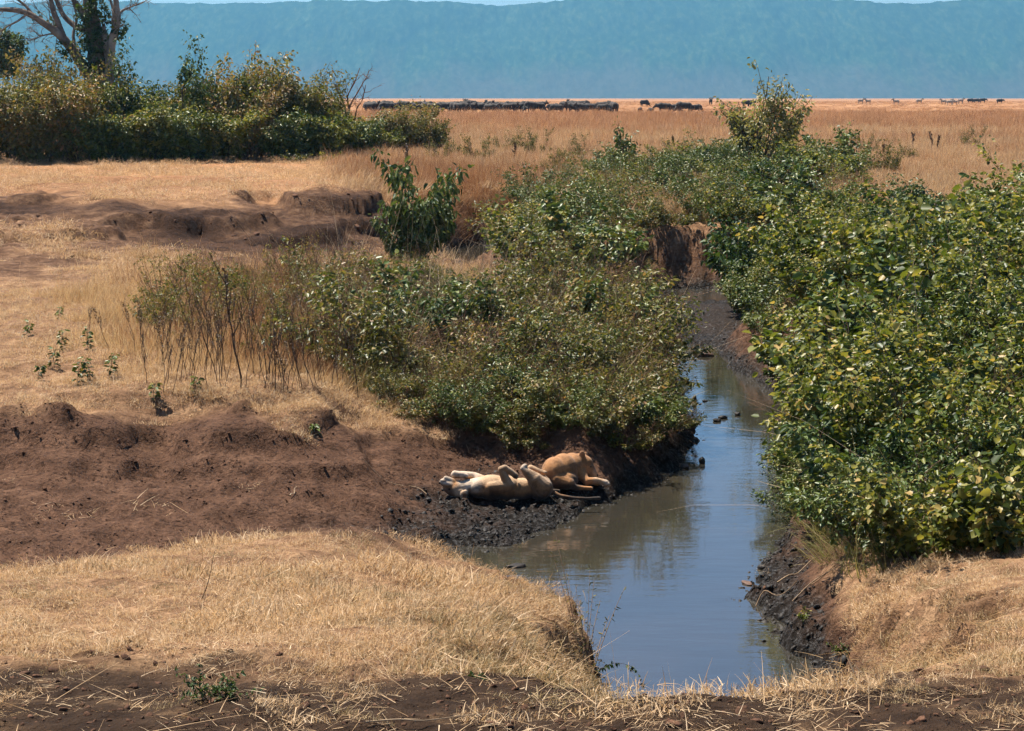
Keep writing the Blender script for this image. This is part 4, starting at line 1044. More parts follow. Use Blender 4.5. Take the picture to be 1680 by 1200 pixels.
bare_shrub('leafy_shoot', 390, 255, 117, [[(390, 180), (391, 150), (392, 128)]], 0.05, 2, 'dark leafy shoot topping the rounded hedge bush', 'shoot', M_darkbark, 0.5, (0.8, 3, 0.3, 34, 0.19))
bare_shrub('leafy_shoot', 190, 255, 115, [[(190, 170), (192, 130), (196, 112)]], 0.04, 2, 'thin yellow-green shoot right of the bare trunk', 'shoot', M_darkbark, 0.5, (0.8, 3, 0.2, 14, 0.16))
bare_shrub('dead_branch', 352, 255, 117, [[(350, 180), (346, 155), (340, 138)], [(352, 175), (362, 150)]], 0.04, 3, 'bare twig poking out of the hedge middle', 'branch')
# ------------------------------------------------------------------ stalks, weeds, reeds
rng = np.random.default_rng(33)
def stalk(h, lean, az, spike, leafy, r=0.008, seed=0, side_twigs=4, big=0.06):
    """an upright stem with a seed spike and a few side leaves"""
    rg = np.random.default_rng(seed); mb, lb = MB(), MB()
    c = stem_curve(rg, np.array([0, 0, -0.05]), az, lean, h, 0.12, 0.10, 9)
    tube(mb, c, np.linspace(r, r * 0.4, 9), 5, rg.uniform(0.1, 0.6))
    for k in range(side_twigs):
        p, d = along(c, np.array([rg.uniform(0.3, 0.9)]))
        c2 = stem_curve(rg, p[0], rg.uniform(0, 6.3), rg.uniform(0.2, 0.6), h * rg.uniform(0.12, 0.3), -0.1, 0.1, 4)
        tube(mb, c2, np.linspace(r * 0.6, r * 0.3, 4), 4, rg.uniform(0.1, 0.6))
        if spike:
            q, d2 = along(c2, rg.uniform(0.5, 1, 8)); leaves(lb, q, rg.normal(0, .5, (8, 3)) + np.array([0, 0, .5]), rg.normal(0, 1, (8, 3)), np.full(8, big * .6), np.full(8, big * .35), rg.uniform(0.0, .5, 8))
    if spike:
        n = int(130 * spike); s = 1 - spike * rg.uniform(0, 1, n); p, d = along(c, s)
        a = rg.uniform(0, 6.3, n); o = np.stack([np.cos(a), np.sin(a), np.full(n, .7)], 1)
        leaves(lb, p + o * 0.008, o, rg.normal(0, 1, (n, 3)), np.full(n, big * .8), np.full(n, big * .4), rg.uniform(0, .45, n))
    if leafy:
        n = leafy; s = rg.uniform(0.2, 1, n); p, d = along(c, s); a = rg.uniform(0, 6.3, n); o = np.stack([np.cos(a), np.sin(a), rg.normal(0, .3, n)], 1)
        leaves(lb, p + o * 0.03, o + np.array([0, 0, -.3]), o * .2 + np.array([0, 0, 1]) + rg.normal(0, .3, (n, 3)), big * rg.uniform(.8, 1.6, n), big * .7 * rg.uniform(.8, 1.4, n), np.clip(rg.normal(.45, .2, n), 0, 1))
    return lb, mb
M_husk = leaf_material('seed_husk', [(0.0, (0.06, 0.034, 0.02)), (0.5, (0.17, 0.10, 0.058)), (1.0, (0.32, 0.21, 0.12))], 0.15)
def add_stalk(name, px, row, h, label, cat, spike=0.3, leafy=0, lean=0.06, r=0.008, green=False, group=None, big=0.06, twigs_=4):
    p = hit(px, row); seed = int(rng.integers(1e6))
    lb, mb = stalk(h, lean, rng.uniform(0, 6.3), spike, leafy, r, seed, twigs_, big)
    e = tag(empty(name, (p[0], p[1], p[2])), label, cat, group)
    link('stem', mb.mesh(name + '_stem', (M_stem if r > .005 else M_redstem) if not green else M_drystem), e)
    if lb.n: link('seed_head' if spike and not leafy else 'foliage', lb.mesh(name + '_leaves', M_husk if not green else M_green), e)
add_stalk('dry_stalk', 396, 640, 2.1, 'tallest dark dry stalk with a thick seed spike before the gold grass', 'stalk', 0.5, 0, 0.02, 0.018, big=0.07, twigs_=6)
add_stalk('dry_stalk', 404, 600, 1.3, 'dry stalk close beside the tallest one', 'stalk', 0.4, 0, 0.08, 0.008, big=0.04)
for px, row, h, w in ((224, 585, 1.05, 'leftmost of the pair of dark stalks in the gold grass'), (236, 590, 1.1, 'second of the pair of dark stalks in the gold grass'), (178, 575, .85, 'pale thin stalk at the left of the gold grass'),
                      (145, 560, .7, 'bent dry stalk at the left end of the gold grass'), (258, 600, .95, 'slim dry stalk right of the dark pair'), (290, 610, .9, 'dry stalk midway to the tallest stalk'), (330, 612, 1.0, 'branched dry stalk left of the tallest one'), (356, 618, 1.05, 'dry stalk just left of the tallest one')):
    add_stalk('dry_stalk', px, row, h, w, 'stalk', 0.35, 0, 0.12, 0.006, big=0.04, group='dry stalks in the gold grass')
for k in range(120):
    px = 225 + 365 * rng.uniform() ** 0.8; row = rng.uniform(560, 655)
    add_stalk('dry_stalk', px, row, rng.uniform(0.7, 1.5), 'thin reddish dry stalk ' + ('near the foot of the tallest stalk' if px < 430 else 'at the leafless left edge of the middle thicket'), 'stalk', rng.choice([0, 0.25, 0.35]), 0, 0.16, rng.uniform(.005, .009), big=0.035, group='dry stalks in the gold grass')
for k in range(16):
    px = rng.uniform(560, 1010); row = rng.uniform(440, 560)
    add_stalk('dry_stalk', px, row, rng.uniform(0.8, 1.3), 'thin dry stalk standing out of the middle thicket', 'stalk', rng.choice([0, 0.3]), 0, 0.18, .0055, big=0.035, group='dry stalks of the middle thicket')
WEEDS = [(42, 552, .35, 'lone dark green weed at the left edge of the shelf'), (100, 525, .3, 'small weed on the bare slope left of the gold grass'), (96, 580, .5, 'upright leafy weed with dark leaves at the shelf edge'), (90, 608, .45, 'leafy weed just below the upright dark one'),
 (62, 625, .3, 'low green weed nearest the mud bank edge, far left'), (128, 632, .45, 'first of three leafy weeds above the mud bank'), (150, 628, .5, 'second of three leafy weeds above the mud bank'), (176, 625, .5, 'third of three leafy weeds above the mud bank'),
 (250, 655, .32, 'small bright weed above the brown mound'), (319, 645, .3, 'small dark weed above the brown mound'), (146, 575, .5, 'thin green weed amid the gold grass'), (262, 490, .5, 'green-topped weed at the back of the gold grass'),
 (354, 480, .6, 'green weed with a round top behind the tallest stalk'), (521, 480, .7, 'tall green weed at the back left of the thicket'), (541, 500, .6, 'green weed at the left corner of the thicket'), (592, 470, .6, 'bushy weed before the dry terrace'), (515, 716, .22, 'tiny green weed growing on the brown mud'), (440, 600, .6, 'green weed right of the tallest stalk'), (470, 560, .7, 'leafy weed among reddish stalks'), (280, 540, .6, 'weed with sparse leaves in the gold grass')]
for px, row, h, lab in WEEDS:
    add_stalk('weed', px, row, h, lab, 'weed', 0, 34, 0.15, 0.006, True, 'green weeds on the shelf', 0.075)
for px, row, h, lab in ((1240, 238, 1.4, 'dry brown stalk in the field by the small tree'), (1528, 250, 1.3, 'dark dry stalk in the open field'), (1536, 252, 1.1, 'shorter dark stalk close to the other in the open field'), (1497, 250, 1.2, 'dry forked stalk in the open field'), (1450, 262, .9, 'brown stalk by the field weeds'), (672, 300, 1.9, 'tall thin stalk in the rusty grass'), (842, 270, 1.2, 'thin stalk in the field grass'), (1106, 250, 1.0, 'brown seedy stalk right of the sapling')):
    add_stalk('dry_stalk', px, row, h, lab, 'stalk', 0.4, 0, 0.08, 0.02, group='stalks in the dry field', big=0.14)
# low plant on the near verge
def low_plant(name, px, row, n, ln, leaf, label, mat, cat='plant', wide=.5):
    p = hit(px, row); mb, lb = MB(), MB(); rg = np.random.default_rng(int(px * 7 + row))
    for k in range(n):
        c = stem_curve(rg, np.array([rg.normal(0, .05), rg.normal(0, .03), -.01]), rg.uniform(0, 6.3), rg.uniform(.5, 1.25), ln * rg.uniform(.5, 1.2), .15, .1, 6)
        tube(mb, c, np.linspace(.004, .0015, 6), 4, .5); m = 16
        q, d = along(c, rg.uniform(.15, 1, m)); o = nrm(rg.normal(0, 1, (m, 3)))
        leaves(lb, q, o, np.array([0, 0, 1]) + rg.normal(0, .4, (m, 3)), leaf * rg.uniform(.6, 1.4, m), leaf * wide * rg.uniform(.7, 1.3, m), np.clip(rg.normal(.5, .2, m), 0, 1))
    e = tag(empty(name, p), label, cat); link('stems', mb.mesh(name + '_stems', M_drystem), e); link('foliage', lb.mesh(name + '_leaves', mat), e)
low_plant('low_plant', 350, 1150, 14, .26, .035, 'dark green low plant on the near dry verge', M_dark)
low_plant('low_plant', 385, 1153, 7, .18, .03, 'small green plant beside the low verge plant', M_dark)
low_plant('low_plant', 790, 1115, 4, .08, .03, 'tiny dark green sprout in the pale grass', M_dark)
low_plant('low_plant', 895, 1118, 6, .14, .03, 'dry dark sprout at the edge of the pale grass spur', M_olive)
low_plant('low_plant', 1390, 1075, 8, .2, .035, 'green sprig in the dry grass beside the water', M_green)
low_plant('low_plant', 1320, 1022, 5, .16, .04, 'pale green seedling on the dark mud point', M_yel)
low_plant('low_plant', 1000, 728, 12, .3, .07, 'bright green leafy plant just beyond the lionesses', M_yel)
low_plant('low_plant', 1045, 735, 10, .25, .06, 'leafy plant on the mud shore beyond the lionesses', M_yel)
low_plant('low_plant', 490, 268, 10, 1.0, .16, 'small-leaved bush on the lawn below the hedge end', M_olive)
low_plant('low_plant', 545, 270, 10, 1.0, .16, 'yellowish bush on the lawn beside the rusty grass', M_yel)
# reeds at the tip of the near spur
for k, (px, row, tops) in enumerate(((952, 1096, [(905, 905), (930, 940), (912, 880)]), (962, 1112, [(975, 950), (985, 985), (968, 930)]), (968, 1122, [(1000, 1010), (1026, 962)]), (958, 1105, [(950, 985), (958, 1010), (944, 960)]))):
    p = hit(px, row); mb, lb = MB(), MB()
    for (tx, ty) in tops:
        t = wp(tx, ty, p[1] + 0.5) - p
        c = smooth_path([np.zeros(3), t * .35 + np.array([0, 0, .06]), t * .7 + np.array([0, 0, .05]), t], 4)
        tube(mb, c, np.linspace(.005, .0018, len(c)), 4, .6)
        m = 16; q, d = along(c, rng.uniform(.05, 1, m)); o = nrm(rng.normal(0, 1, (m, 3)))
        leaves(lb, q, o, rng.normal(0, 1, (m, 3)), rng.uniform(.02, .06, m), np.full(m, .009), rng.uniform(.2, .8, m))
    e = tag(empty('reed', p), ('tall bent reed', 'upright slender reed', 'reed leaning over the water', 'short reed clump')[k] + ' at the tip of the near grass spur', 'reed', 'reeds at the spur tip')
    link('stem', mb.mesh('reed_stem', M_drystem), e); link('foliage', lb.mesh('reed_leaves', M_olive), e)
# creeper arching over the water from the spur, twig over the stream
def spray(name, path, label, r, leaf, n, mat, cat):
    p0 = path[0]; c = smooth_path([q - p0 for q in path], 5); mb, lb = MB(), MB()
    tube(mb, c, np.linspace(r, r * .3, len(c)), 5, .5)
    q, d = along(c, rng.uniform(.1, 1, n)); o = nrm(rng.normal(0, .7, (n, 3)) + np.array([0, 0, -.7]))
    leaves(lb, q, o, rng.normal(0, 1, (n, 3)) + np.array([0, -.4, .6]), leaf * rng.uniform(.6, 1.4, n), leaf * .5 * rng.uniform(.6, 1.4, n), np.clip(rng.normal(.4, .2, n), 0, 1))
    e = tag(empty(name, p0), label, cat); link('stem', mb.mesh(name + '_stem', M_stem), e); link('foliage', lb.mesh(name + '_leaves', mat), e)
p = hit(962, 1118)
spray('creeper', [p, wp(985, 1098, p[1] + .1), wp(1010, 1088, p[1] + .2), wp(1038, 1096, p[1] + .25), wp(1058, 1124, p[1] + .2)], 'thin green creeper arching over the water from the spur tip', .003, .045, 50, M_dark, 'creeper')
p = hit(1078, 655)
spray('overhanging_twig', [p + np.array([0, 0, .3]), wp(1095, 632, p[1]), wp(1115, 624, p[1]), wp(1130, 626, p[1] - .1), wp(1146, 630, p[1] - .1)], 'leafy twig reaching over the stream from the middle bank', .01, .13, 44, M_olive, 'twig')
p = hit(1075, 600)
spray('overhanging_twig', [p + np.array([0, 0, .6]), wp(1090, 560, p[1]), wp(1100, 575, p[1]), wp(1098, 600, p[1] - .1)], 'drooping dry twig above the waterline of the middle bank', .012, .14, 40, M_olive, 'twig')
# loose sticks and straws
def stick(px, row, dx, dy, ln, r, label, mat=M_drystem, name='stick', lift=.03):
    p = hit(px, row); v = nrm(np.array([dx, dy, 0.0])); mb = MB()
    pts = [np.array([0, 0, lift])]
    for k in range(1, 5):
        q = v * ln * k / 4 + rng.normal(0, ln * .05, 3); q[2] = ground_z(p[0] + q[0], p[1] + q[1]) - p[2] + lift + abs(rng.normal(0, .02)); pts.append(q)
    c = smooth_path(pts, 3); tube(mb, c, np.linspace(r, r * .4, len(c)), 5, rng.uniform(.3, .9))
    tag(link(name, mb.mesh(name, mat, True)), label, 'stick').location = p
for a in ((700, 815, -.9, .2, 1.0, .008, 'thin reddish twig lying left of the lioness head'), (765, 738, .4, -.8, .45, .008, 'short orange twig on the mud above the lionesses'), (476, 818, .2, .8, .3, .012, 'pale forked stick on the brown mud slope'), (600, 1195, 1, .25, .8, .006, 'long pale straw lying on the dark verge'),
          (420, 880, .8, -.6, .5, .008, 'dry twig at the upper edge of the pale spur'), (300, 905, 1, -.2, .4, .008, 'curved dry twig where spur meets brown mud'), (1275, 960, .7, .4, .7, .012, 'dark stick across the mud point'), (1240, 1003, .8, -.2, .5, .01, 'dark stick sticking out into the water'), (1300, 1000, 1, .1, .7, .01, 'thin stick along the mud of the right bank'),
          (1330, 965, .8, .5, .6, .01, 'dead stem at the foot of the right bank shrubs'), (1450, 960, .5, .6, .7, .01, 'pale dead stem under the right bank shrubs'), (1560, 800, .9, -.3, 1.2, .012, 'pale dead stem lying across the right bank leaves')):
    stick(*a)
for k, (bx, by, tx, ty, lab) in enumerate(((330, 985, 352, 905, 'thin dark upright twig in the pale grass spur'), (215, 400 + 330, 222, 708, 'tiny dry twig on the brown slope'))):
    p = hit(bx, by); t = wp(tx, ty, p[1]) - p; mb = MB(); tube(mb, smooth_path([np.zeros(3) - t * .05, t * .4 + rng.normal(0, .02, 3), t], 4), np.linspace(.005, .002, 9), 4, .1)
    tag(link('twig', mb.mesh('twig', M_stem)), lab, 'twig').location = p
# ------------------------------------------------------------------ clods, stones, dung
rng = np.random.default_rng(61)
def lump_mesh(name, seed, mat, sub=2, amp=0.35, flat=0.7):
    bm = bmesh.new(); bmesh.ops.create_icosphere(bm, subdivisions=sub, radius=1.0)
    rg = np.random.default_rng(seed); o = rg.uniform(0, 50, 3)
    for v in bm.verts:
        n = v.co.normalized()
        k = 1 + amp * (float(fbm(np.array([n.x * 1.6 + o[0]]), np.array([n.y * 1.6 + n.z * 1.3 + o[1]]), 3, seed)[0]) - 0.5) * 2
        v.co = Vector((n.x * k, n.y * k, n.z * k * flat))
    me = bpy.data.meshes.new(name); bm.to_mesh(me); bm.free(); me.materials.append(mat)
    me.polygons.foreach_set('use_smooth', np.ones(len(me.polygons), bool))
    return me
def soil_mat(name, stops, rough, spec=0.3):
    m, nt, b = new_mat(name); co = nd(nt, 'TexCoord').outputs['Object']; oi = nd(nt, 'ObjectInfo')
    n = noise(nt, 2.5, 5, .7, co)
    nt.links.new(ramp(nt, maths(nt, 'ADD', n, maths(nt, 'MULTIPLY', maths(nt, 'SUBTRACT', oi.outputs['Random'], .5), .3)), stops), b.inputs['Base Color'])
    b.inputs['Roughness'].default_value = rough; b.inputs['Specular IOR Level'].default_value = spec
    bump(nt, n, .5, .01, b); return m
M_wetclod = soil_mat('wet_mud_clod', [(.3, (.007, .0055, .0045)), (.7, (.030, .023, .018))], .6, .25)
M_clod = soil_mat('brown_soil_clod', [(.3, (.045, .024, .015)), (.55, (.10, .052, .032)), (.8, (.17, .09, .056))], .95, .1)
M_dung = soil_mat('dung', [(.3, (.018, .013, .008)), (.7, (.06, .045, .03))], .8, .2)
M_rock = soil_mat('brown_stone', [(.3, (.05, .03, .02)), (.7, (.16, .09, .06))], .7, .3)
def lumps(name, n, mat, seed): return [bpy.data.objects.new(name, lump_mesh(name, seed + i, mat, 2, .8, .5)) for i in range(n)]
L_wet = lumps('wet_clod', 4, M_wetclod, 500); L_dry = lumps('dry_clod', 4, M_clod, 510)
x, y = sample(rng, 80000, 14.5, 62, -.08, .2, 1.3)
P, d, z = lay(x, y); mud, mudf, wet = masks(x, y, z, d)
k = (rng.uniform(0, 1, len(P)) < wet * .8) & (d > -0.25)
sz = np.minimum(np.exp(rng.normal(math.log(.015), .55, k.sum())), .05)
P_ = P[k].copy(); P_[:, 2] = np.maximum(P_[:, 2], -0.01) - sz * .25
scatter('mud_clods', 'wetclods', L_wet, P_, sz, rng, .6)
x, y = sample(rng, 45000, 20, 36, -.42, .12, 1.2)
P, d, z = lay(x, y); mud, mudf, wet = masks(x, y, z, d)
e = .12; sl = np.abs(height(x, y - e) - z) / e
k = rng.uniform(0, 1, len(P)) < mud * (1 - wet) * (.12 + .8 * sstep(.3, .8, sl)) * (.25 + sstep(.4, .6, fbm(x * 1.3, y * 1.3, 3, 444)))
scatter('soil_clods', 'dryclods', L_dry, P[k], np.exp(rng.normal(math.log(.013), .42, k.sum())), rng, .6)
x, y = sample(rng, 9000, 58, 100, -.42, .08, 1.1)
P, d, z = lay(x, y); mud, mudf, wet = masks(x, y, z, d); sl = np.abs(height(x, y - .3) - z) / .3
k = rng.uniform(0, 1, len(P)) < mudf * (.03 + .6 * sstep(.3, .7, sl))
scatter('terrace_clods', 'dryclods', L_dry, P[k], np.exp(rng.normal(math.log(.05), .45, k.sum())), rng, .6)
x, y = sample(rng, 3000, 11, 15, -.42, .42, 1.0)
P, d, z = lay(x, y)
scatter('verge_clods', 'dryclods', L_dry, P, np.exp(rng.normal(math.log(.012), .5, len(P))), rng, .6)
def stone(name, px, row, s, mat, label, cat, z=None, flat=.7):
    p = hit(px, row) if z is None else np.array([*at(px, row, z), z])
    o = link(name, lump_mesh(name, int(px + row), mat, 3, .4, flat)); o.location = p
    o.scale = s; o.rotation_euler = (0, 0, rng.uniform(0, 3)); tag(o, label, cat); return o
stone('stone', 1157, 583, (.24, .16, .13), M_rock, 'brown stone standing in the water below the mud bar', 'stone', .03)
stone('mud_lump', 1139, 658, (.05, .05, .11), M_wetclod, 'small upright dark lump in the stream near the overhanging twig', 'mud lump', .03, 1.0)
stone('mud_lump', 1157, 658, (.07, .05, .03), M_wetclod, 'flat little mud lump beside the upright one', 'mud lump', .01)
stone('mud_lump', 1176, 690, (.10, .08, .06), M_wetclod, 'left half of the dark double lump in midstream', 'mud lump', .02)
stone('mud_lump', 1186, 685, (.10, .08, .06), M_wetclod, 'right half of the dark double lump in midstream', 'mud lump', .02)
stone('mud_lump', 1210, 680, (.08, .06, .07), M_wetclod, 'dark lump at the edge of the brown reflection', 'mud lump', .02)
stone('mud_lump', 1152, 758, (.06, .05, .09), M_wetclod, 'dark upright lump in the water beyond the lionesses', 'mud lump', .03, 1.0)
stone('mud_lump', 1120, 765, (.16, .10, .06), M_wetclod, 'mud lump at the tip of the middle bank shore', 'mud lump', .02)
stone('mud_lump', 1258, 707, (.10, .06, .04), M_wetclod, 'dark lump under the right bank leaves', 'mud lump', .01)
stone('mud_lump', 848, 929, (.13, .08, .05), M_wetclod, 'dark clod in the brown shallows below the lionesses', 'mud lump', .01)
stone('mud_lump', 1252, 931, (.10, .08, .06), M_wetclod, 'small dark clod off the muddy point', 'mud lump', .02)
stone('mud_lump', 1226, 957, (.14, .06, .03), M_rock, 'brownish clod in the water at the muddy point', 'mud lump', .01)
stone('dung', 709, 1056, (.085, .07, .06), M_dung, 'large dark dung lump on the pale grass spur', 'dung')
stone('dung', 724, 1064, (.035, .03, .03), M_dung, 'small dung ball right of the large one', 'dung')
stone('dung', 664, 1054, (.05, .035, .03), M_rock, 'reddish dung lump left of the large one', 'dung')
stone('dung', 1545, 185 + 64, (.3, .2, .12), M_dung, 'dark dung heap in the open dry field', 'dung')
stone('dung', 1466, 271, (.25, .2, .1), M_dung, 'dark clod on the bare track of the field', 'dung')
stone('dung', 1668, 269, (.3, .2, .12), M_dung, 'dark clod at the right edge of the field', 'dung')
stone('stone', 792, 831, (.03, .025, .02), M_rock, 'tiny orange stone below the lioness head', 'stone')
print('clods', round(time.time() - T0, 1))
# ------------------------------------------------------------------ animals: one continuous body each
rng = np.random.default_rng(91)
def capsule(bm, a, b, ra, rb, seg=14):
    a, b = Vector(a), Vector(b); d = b - a; L = max(d.length, 1e-4)
    q = d.to_track_quat('Z', 'Y').to_matrix().to_4x4()
    rings = []
    prof = [(-ra * math.cos(t), ra * math.sin(t)) for t in np.linspace(0.0, PI / 2, 5)] + [(L + rb * math.sin(t), rb * math.cos(t)) for t in np.linspace(0, PI / 2, 5)]
    for z, r in prof:
        rings.append([bm.verts.new(a + q.to_3x3() @ Vector((max(r, 1e-4) * math.cos(k * 2 * PI / seg), max(r, 1e-4) * math.sin(k * 2 * PI / seg), z))) for k in range(seg)])
    for r0, r1 in zip(rings, rings[1:]):
        for k in range(seg): bm.faces.new((r0[k], r0[(k + 1) % seg], r1[(k + 1) % seg], r1[k]))
    bm.faces.new(list(reversed(rings[0]))); bm.faces.new(rings[-1])
def chain(bm, pts):
    for (a, ra), (b, rb) in zip(pts, pts[1:]): capsule(bm, a, b, ra, rb)
def ell(bm, c, r, rot=(0, 0, 0)):
    m = Matrix.Translation(c) @ Euler(rot).to_matrix().to_4x4() @ Matrix.Diagonal((*r, 1))
    bmesh.ops.create_icosphere(bm, subdivisions=3, radius=1.0, matrix=m)
def body_mesh(name, build, voxel, smooth_n, mat, paint):
    bm = bmesh.new(); build(bm); me = bpy.data.meshes.new(name); bm.to_mesh(me); bm.free()
    o = bpy.data.objects.new(name + '_tmp', me); COL.objects.link(o)
    r = o.modifiers.new('r', 'REMESH'); r.mode = 'VOXEL'; r.voxel_size = voxel; r.use_smooth_shade = True
    s = o.modifiers.new('s', 'SMOOTH'); s.factor = 0.5; s.iterations = smooth_n
    dg = bpy.context.evaluated_depsgraph_get(); ev = o.evaluated_get(dg)
    out = bpy.data.meshes.new_from_object(ev); out.name = name
    bpy.data.objects.remove(o); bpy.data.meshes.remove(me)
    n = len(out.vertices); co = np.zeros(n * 3, np.float32); no = np.zeros(n * 3, np.float32)
    out.vertices.foreach_get('co', co); out.vertex_normals.foreach_get('vector', no)
    col = np.ones((n, 4), np.float32); col[:, :3] = paint(co.reshape(-1, 3), no.reshape(-1, 3))
    a = out.color_attributes.new('coat', 'FLOAT_COLOR', 'POINT'); a.data.foreach_set('color', col.ravel())
    out.materials.clear(); out.materials.append(mat)
    out.polygons.foreach_set('use_smooth', np.ones(len(out.polygons), bool))
    return out
def coat_material(name, rough=0.8, scale=60.0, amount=0.25, spec=0.2):
    m, nt, b = new_mat(name); c = nd(nt, 'Attribute', _attribute_name='coat').outputs['Color']
    co = nd(nt, 'TexCoord').outputs['Object']; n = noise(nt, scale, 4, .7, co); n2 = noise(nt, scale * .15, 3, .6, co)
    c = mix(nt, c, ramp(nt, n, [(.3, (1 - amount,) * 3), (.7, (1 + amount,) * 3)]), 1.0, 'MULTIPLY')
    c = mix(nt, c, ramp(nt, n2, [(.3, (.82, .8, .78)), (.7, (1.1, 1.1, 1.1))]), 1.0, 'MULTIPLY')
    nt.links.new(c, b.inputs['Base Color']); b.inputs['Roughness'].default_value = rough; b.inputs['Specular IOR Level'].default_value = spec
    b.inputs['Sheen Weight'].default_value = 0.15; b.inputs['Sheen Roughness'].default_value = .5
    bump(nt, n, .6, .012, b); return m
M_lion = coat_material('lion_coat')
M_eye = plain_material('dark_eye', [(0, (.02, .012, .006)), (1, (.05, .03, .012))], .2, 8, .5)
M_nose = plain_material('dark_nose', [(0, (.03, .018, .015)), (1, (.06, .035, .03))], .5)
TAWNY = np.array([.33, .165, .068]); CREAM = np.array([.50, .335, .20]); PALEC = np.array([.58, .45, .33]); MUD_SHADE = np.array([.035, .024, .017]); RUSTC = np.array([.30, .145, .062])
def lerp(a, b, t): return a * (1 - t[:, None]) + b * t[:, None]
# --- near lioness: on her back, head to the left
def build_l1(bm):
    ell(bm, (-.10, .0, .215), (.30, .20, .205)); ell(bm, (.12, .0, .21), (.30, .19, .195)); ell(bm, (.38, .0, .19), (.26, .175, .175)); ell(bm, (.66, .0, .20), (.21, .19, .195))
    ell(bm, (-.30, -.06, .21), (.17, .13, .16))
    chain(bm, [((-.28, .0, .23), .155), ((-.45, -.01, .225), .125), ((-.60, -.02, .205), .115)])
    ell(bm, (-.655, -.03, .195), (.145, .13, .135)); ell(bm, (-.62, -.12, .16), (.085, .055, .08))          # skull, cheek
    chain(bm, [((-.71, -.03, .235), .10), ((-.82, -.035, .285), .074), ((-.875, -.035, .31), .058)])          # muzzle, pointing up and left
    chain(bm, [((-.70, -.03, .31), .056), ((-.83, -.03, .372), .04)])                                        # jaw on top
    chain(bm, [((-.70, -.05, .12), .07), ((-.82, -.05, .21), .056)])                                          # brow
    # ears
    ell(bm, (-.54, -.165, .125), (.072, .030, .085), (0, .5, .35)); ell(bm, (-.60, .10, .07), (.045, .02, .055), (0, .4, -.3))
    # near foreleg: elbow down at the ribs, forearm up, paw drooping
    chain(bm, [((-.12, -.13, .24), .105), ((.16, -.155, .27), .092), ((.10, -.15, .40), .070), ((.045, -.14, .53), .056), ((.10, -.14, .555), .052), ((.20, -.14, .49), .048), ((.27, -.14, .425), .05)]); [ell(bm, (.285, -.14 + q, .40), (.024, .018, .026)) for q in (-.036, -.012, .012, .036)]
    # far foreleg folded back beside the head
    chain(bm, [((-.22, .12, .28), .10), ((-.38, .18, .36), .07), ((-.58, .14, .40), .056), ((-.70, .08, .405), .054), ((-.69, .02, .435), .052), ((-.58, .0, .425), .050), ((-.51, .0, .40), .048)])
    # near hind leg: thigh up, hock pale at the top
    chain(bm, [((.70, -.08, .22), .165), ((.58, -.12, .36), .12), ((.46, -.12, .47), .075), ((.39, -.11, .535), .050), ((.42, -.10, .57), .044)])
    # far hind leg
    chain(bm, [((.70, .10, .24), .15), ((.60, .14, .40), .09), ((.52, .12, .50), .055), ((.66, .08, .45), .042), ((.74, .06, .43), .042)])
    chain(bm, [((.84, -.02, .14), .045), ((.98, -.07, .085), .032), ((1.2, -.10, .055), .026), ((1.42, -.10, .045), .024), ((1.60, -.08, .045), .032)])
def paint_l1(p, n):
    x, y, z = p.T; nz = n[:, 2]
    nse = fbm(x * 6 + 3, z * 6 + y * 4, 3, 9)
    c = np.repeat(TAWNY[None], len(p), 0) * (0.9 + 0.25 * nse[:, None])
    belly = sstep(-.05, .65, nz) * sstep(.24, .34, z) * sstep(-.72, -.5, x)
    c = lerp(c, CREAM[None], belly * .85)
    throat = sstep(-.68, -.58, x) * sstep(-.22, -.36, x) * sstep(-.4, .25, nz)
    c = lerp(c, PALEC[None], throat)
    chin = sstep(-.70, -.76, x) * sstep(.26, .31, z); c = lerp(c, PALEC[None], chin)
    c = lerp(c, RUSTC[None], sstep(-.5, -.6, x) * sstep(.22, .14, z) * .7)
    paw = np.maximum(sstep(.50, .56, z) * sstep(.5, .42, x) * sstep(.3, .36, x), sstep(-.5, -.6, x) * sstep(.36, .40, z)); c = lerp(c, PALEC[None], paw)
    dirt_shade = sstep(.20, .06, z + (nse - .5) * .16) * .92 + .45 * sstep(.62, .75, nse) * sstep(.3, .15, z)  # mud on the lower body, with the shade underneath painted in
    dirt_shade = np.maximum(dirt_shade, sstep(1.25, 1.5, x))
    pad = sstep(.20, .26, x) * sstep(.48, .42, z) * sstep(.40, .43, z + .02) * sstep(.32, .28, x); dirt_shade = np.maximum(dirt_shade, pad * .9)
    dark_face = sstep(-.66, -.74, x) * sstep(.26, .18, z) * .6
    c = lerp(c, CREAM[None], sstep(-.47, -.50, x) * sstep(-.12, -.15, y) * .8)
    c = c * (1 - .35 * sstep(.55, .7, fbm(x * 9, z * 9 + y * 7, 3, 29)))[:, None]
    dirt_shade = dirt_shade * (1 - sstep(-.49, -.52, x) * sstep(-.10, -.13, y) * .9)
    return lerp(lerp(c, MUD_SHADE[None] * 2.5, dark_face), MUD_SHADE[None], np.clip(dirt_shade, 0, 1))
p = hit(822, 829)
r1 = tag(empty('lioness', (p[0] - 0.045, p[1] + .12, p[2] - .01), 0.03), 'lioness asleep on her back, belly and paws up, at the muddy water edge', 'lioness', 'sleeping lionesses')
link('body', body_mesh('lioness_on_back', build_l1, .010, 6, M_lion, paint_l1), r1)
def bead(name, c, r, mat, parent):
    bm = bmesh.new(); ell(bm, c, r); me = bpy.data.meshes.new(name); bm.to_mesh(me); bm.free(); me.materials.append(mat)
    me.polygons.foreach_set('use_smooth', np.ones(len(me.polygons), bool)); return link(name, me, parent)
bead('eye', (-.775, -.118, .215), (.018, .012, .013), M_eye, r1); bead('nose', (-.925, -.04, .305), (.022, .034, .024), M_nose, r1)
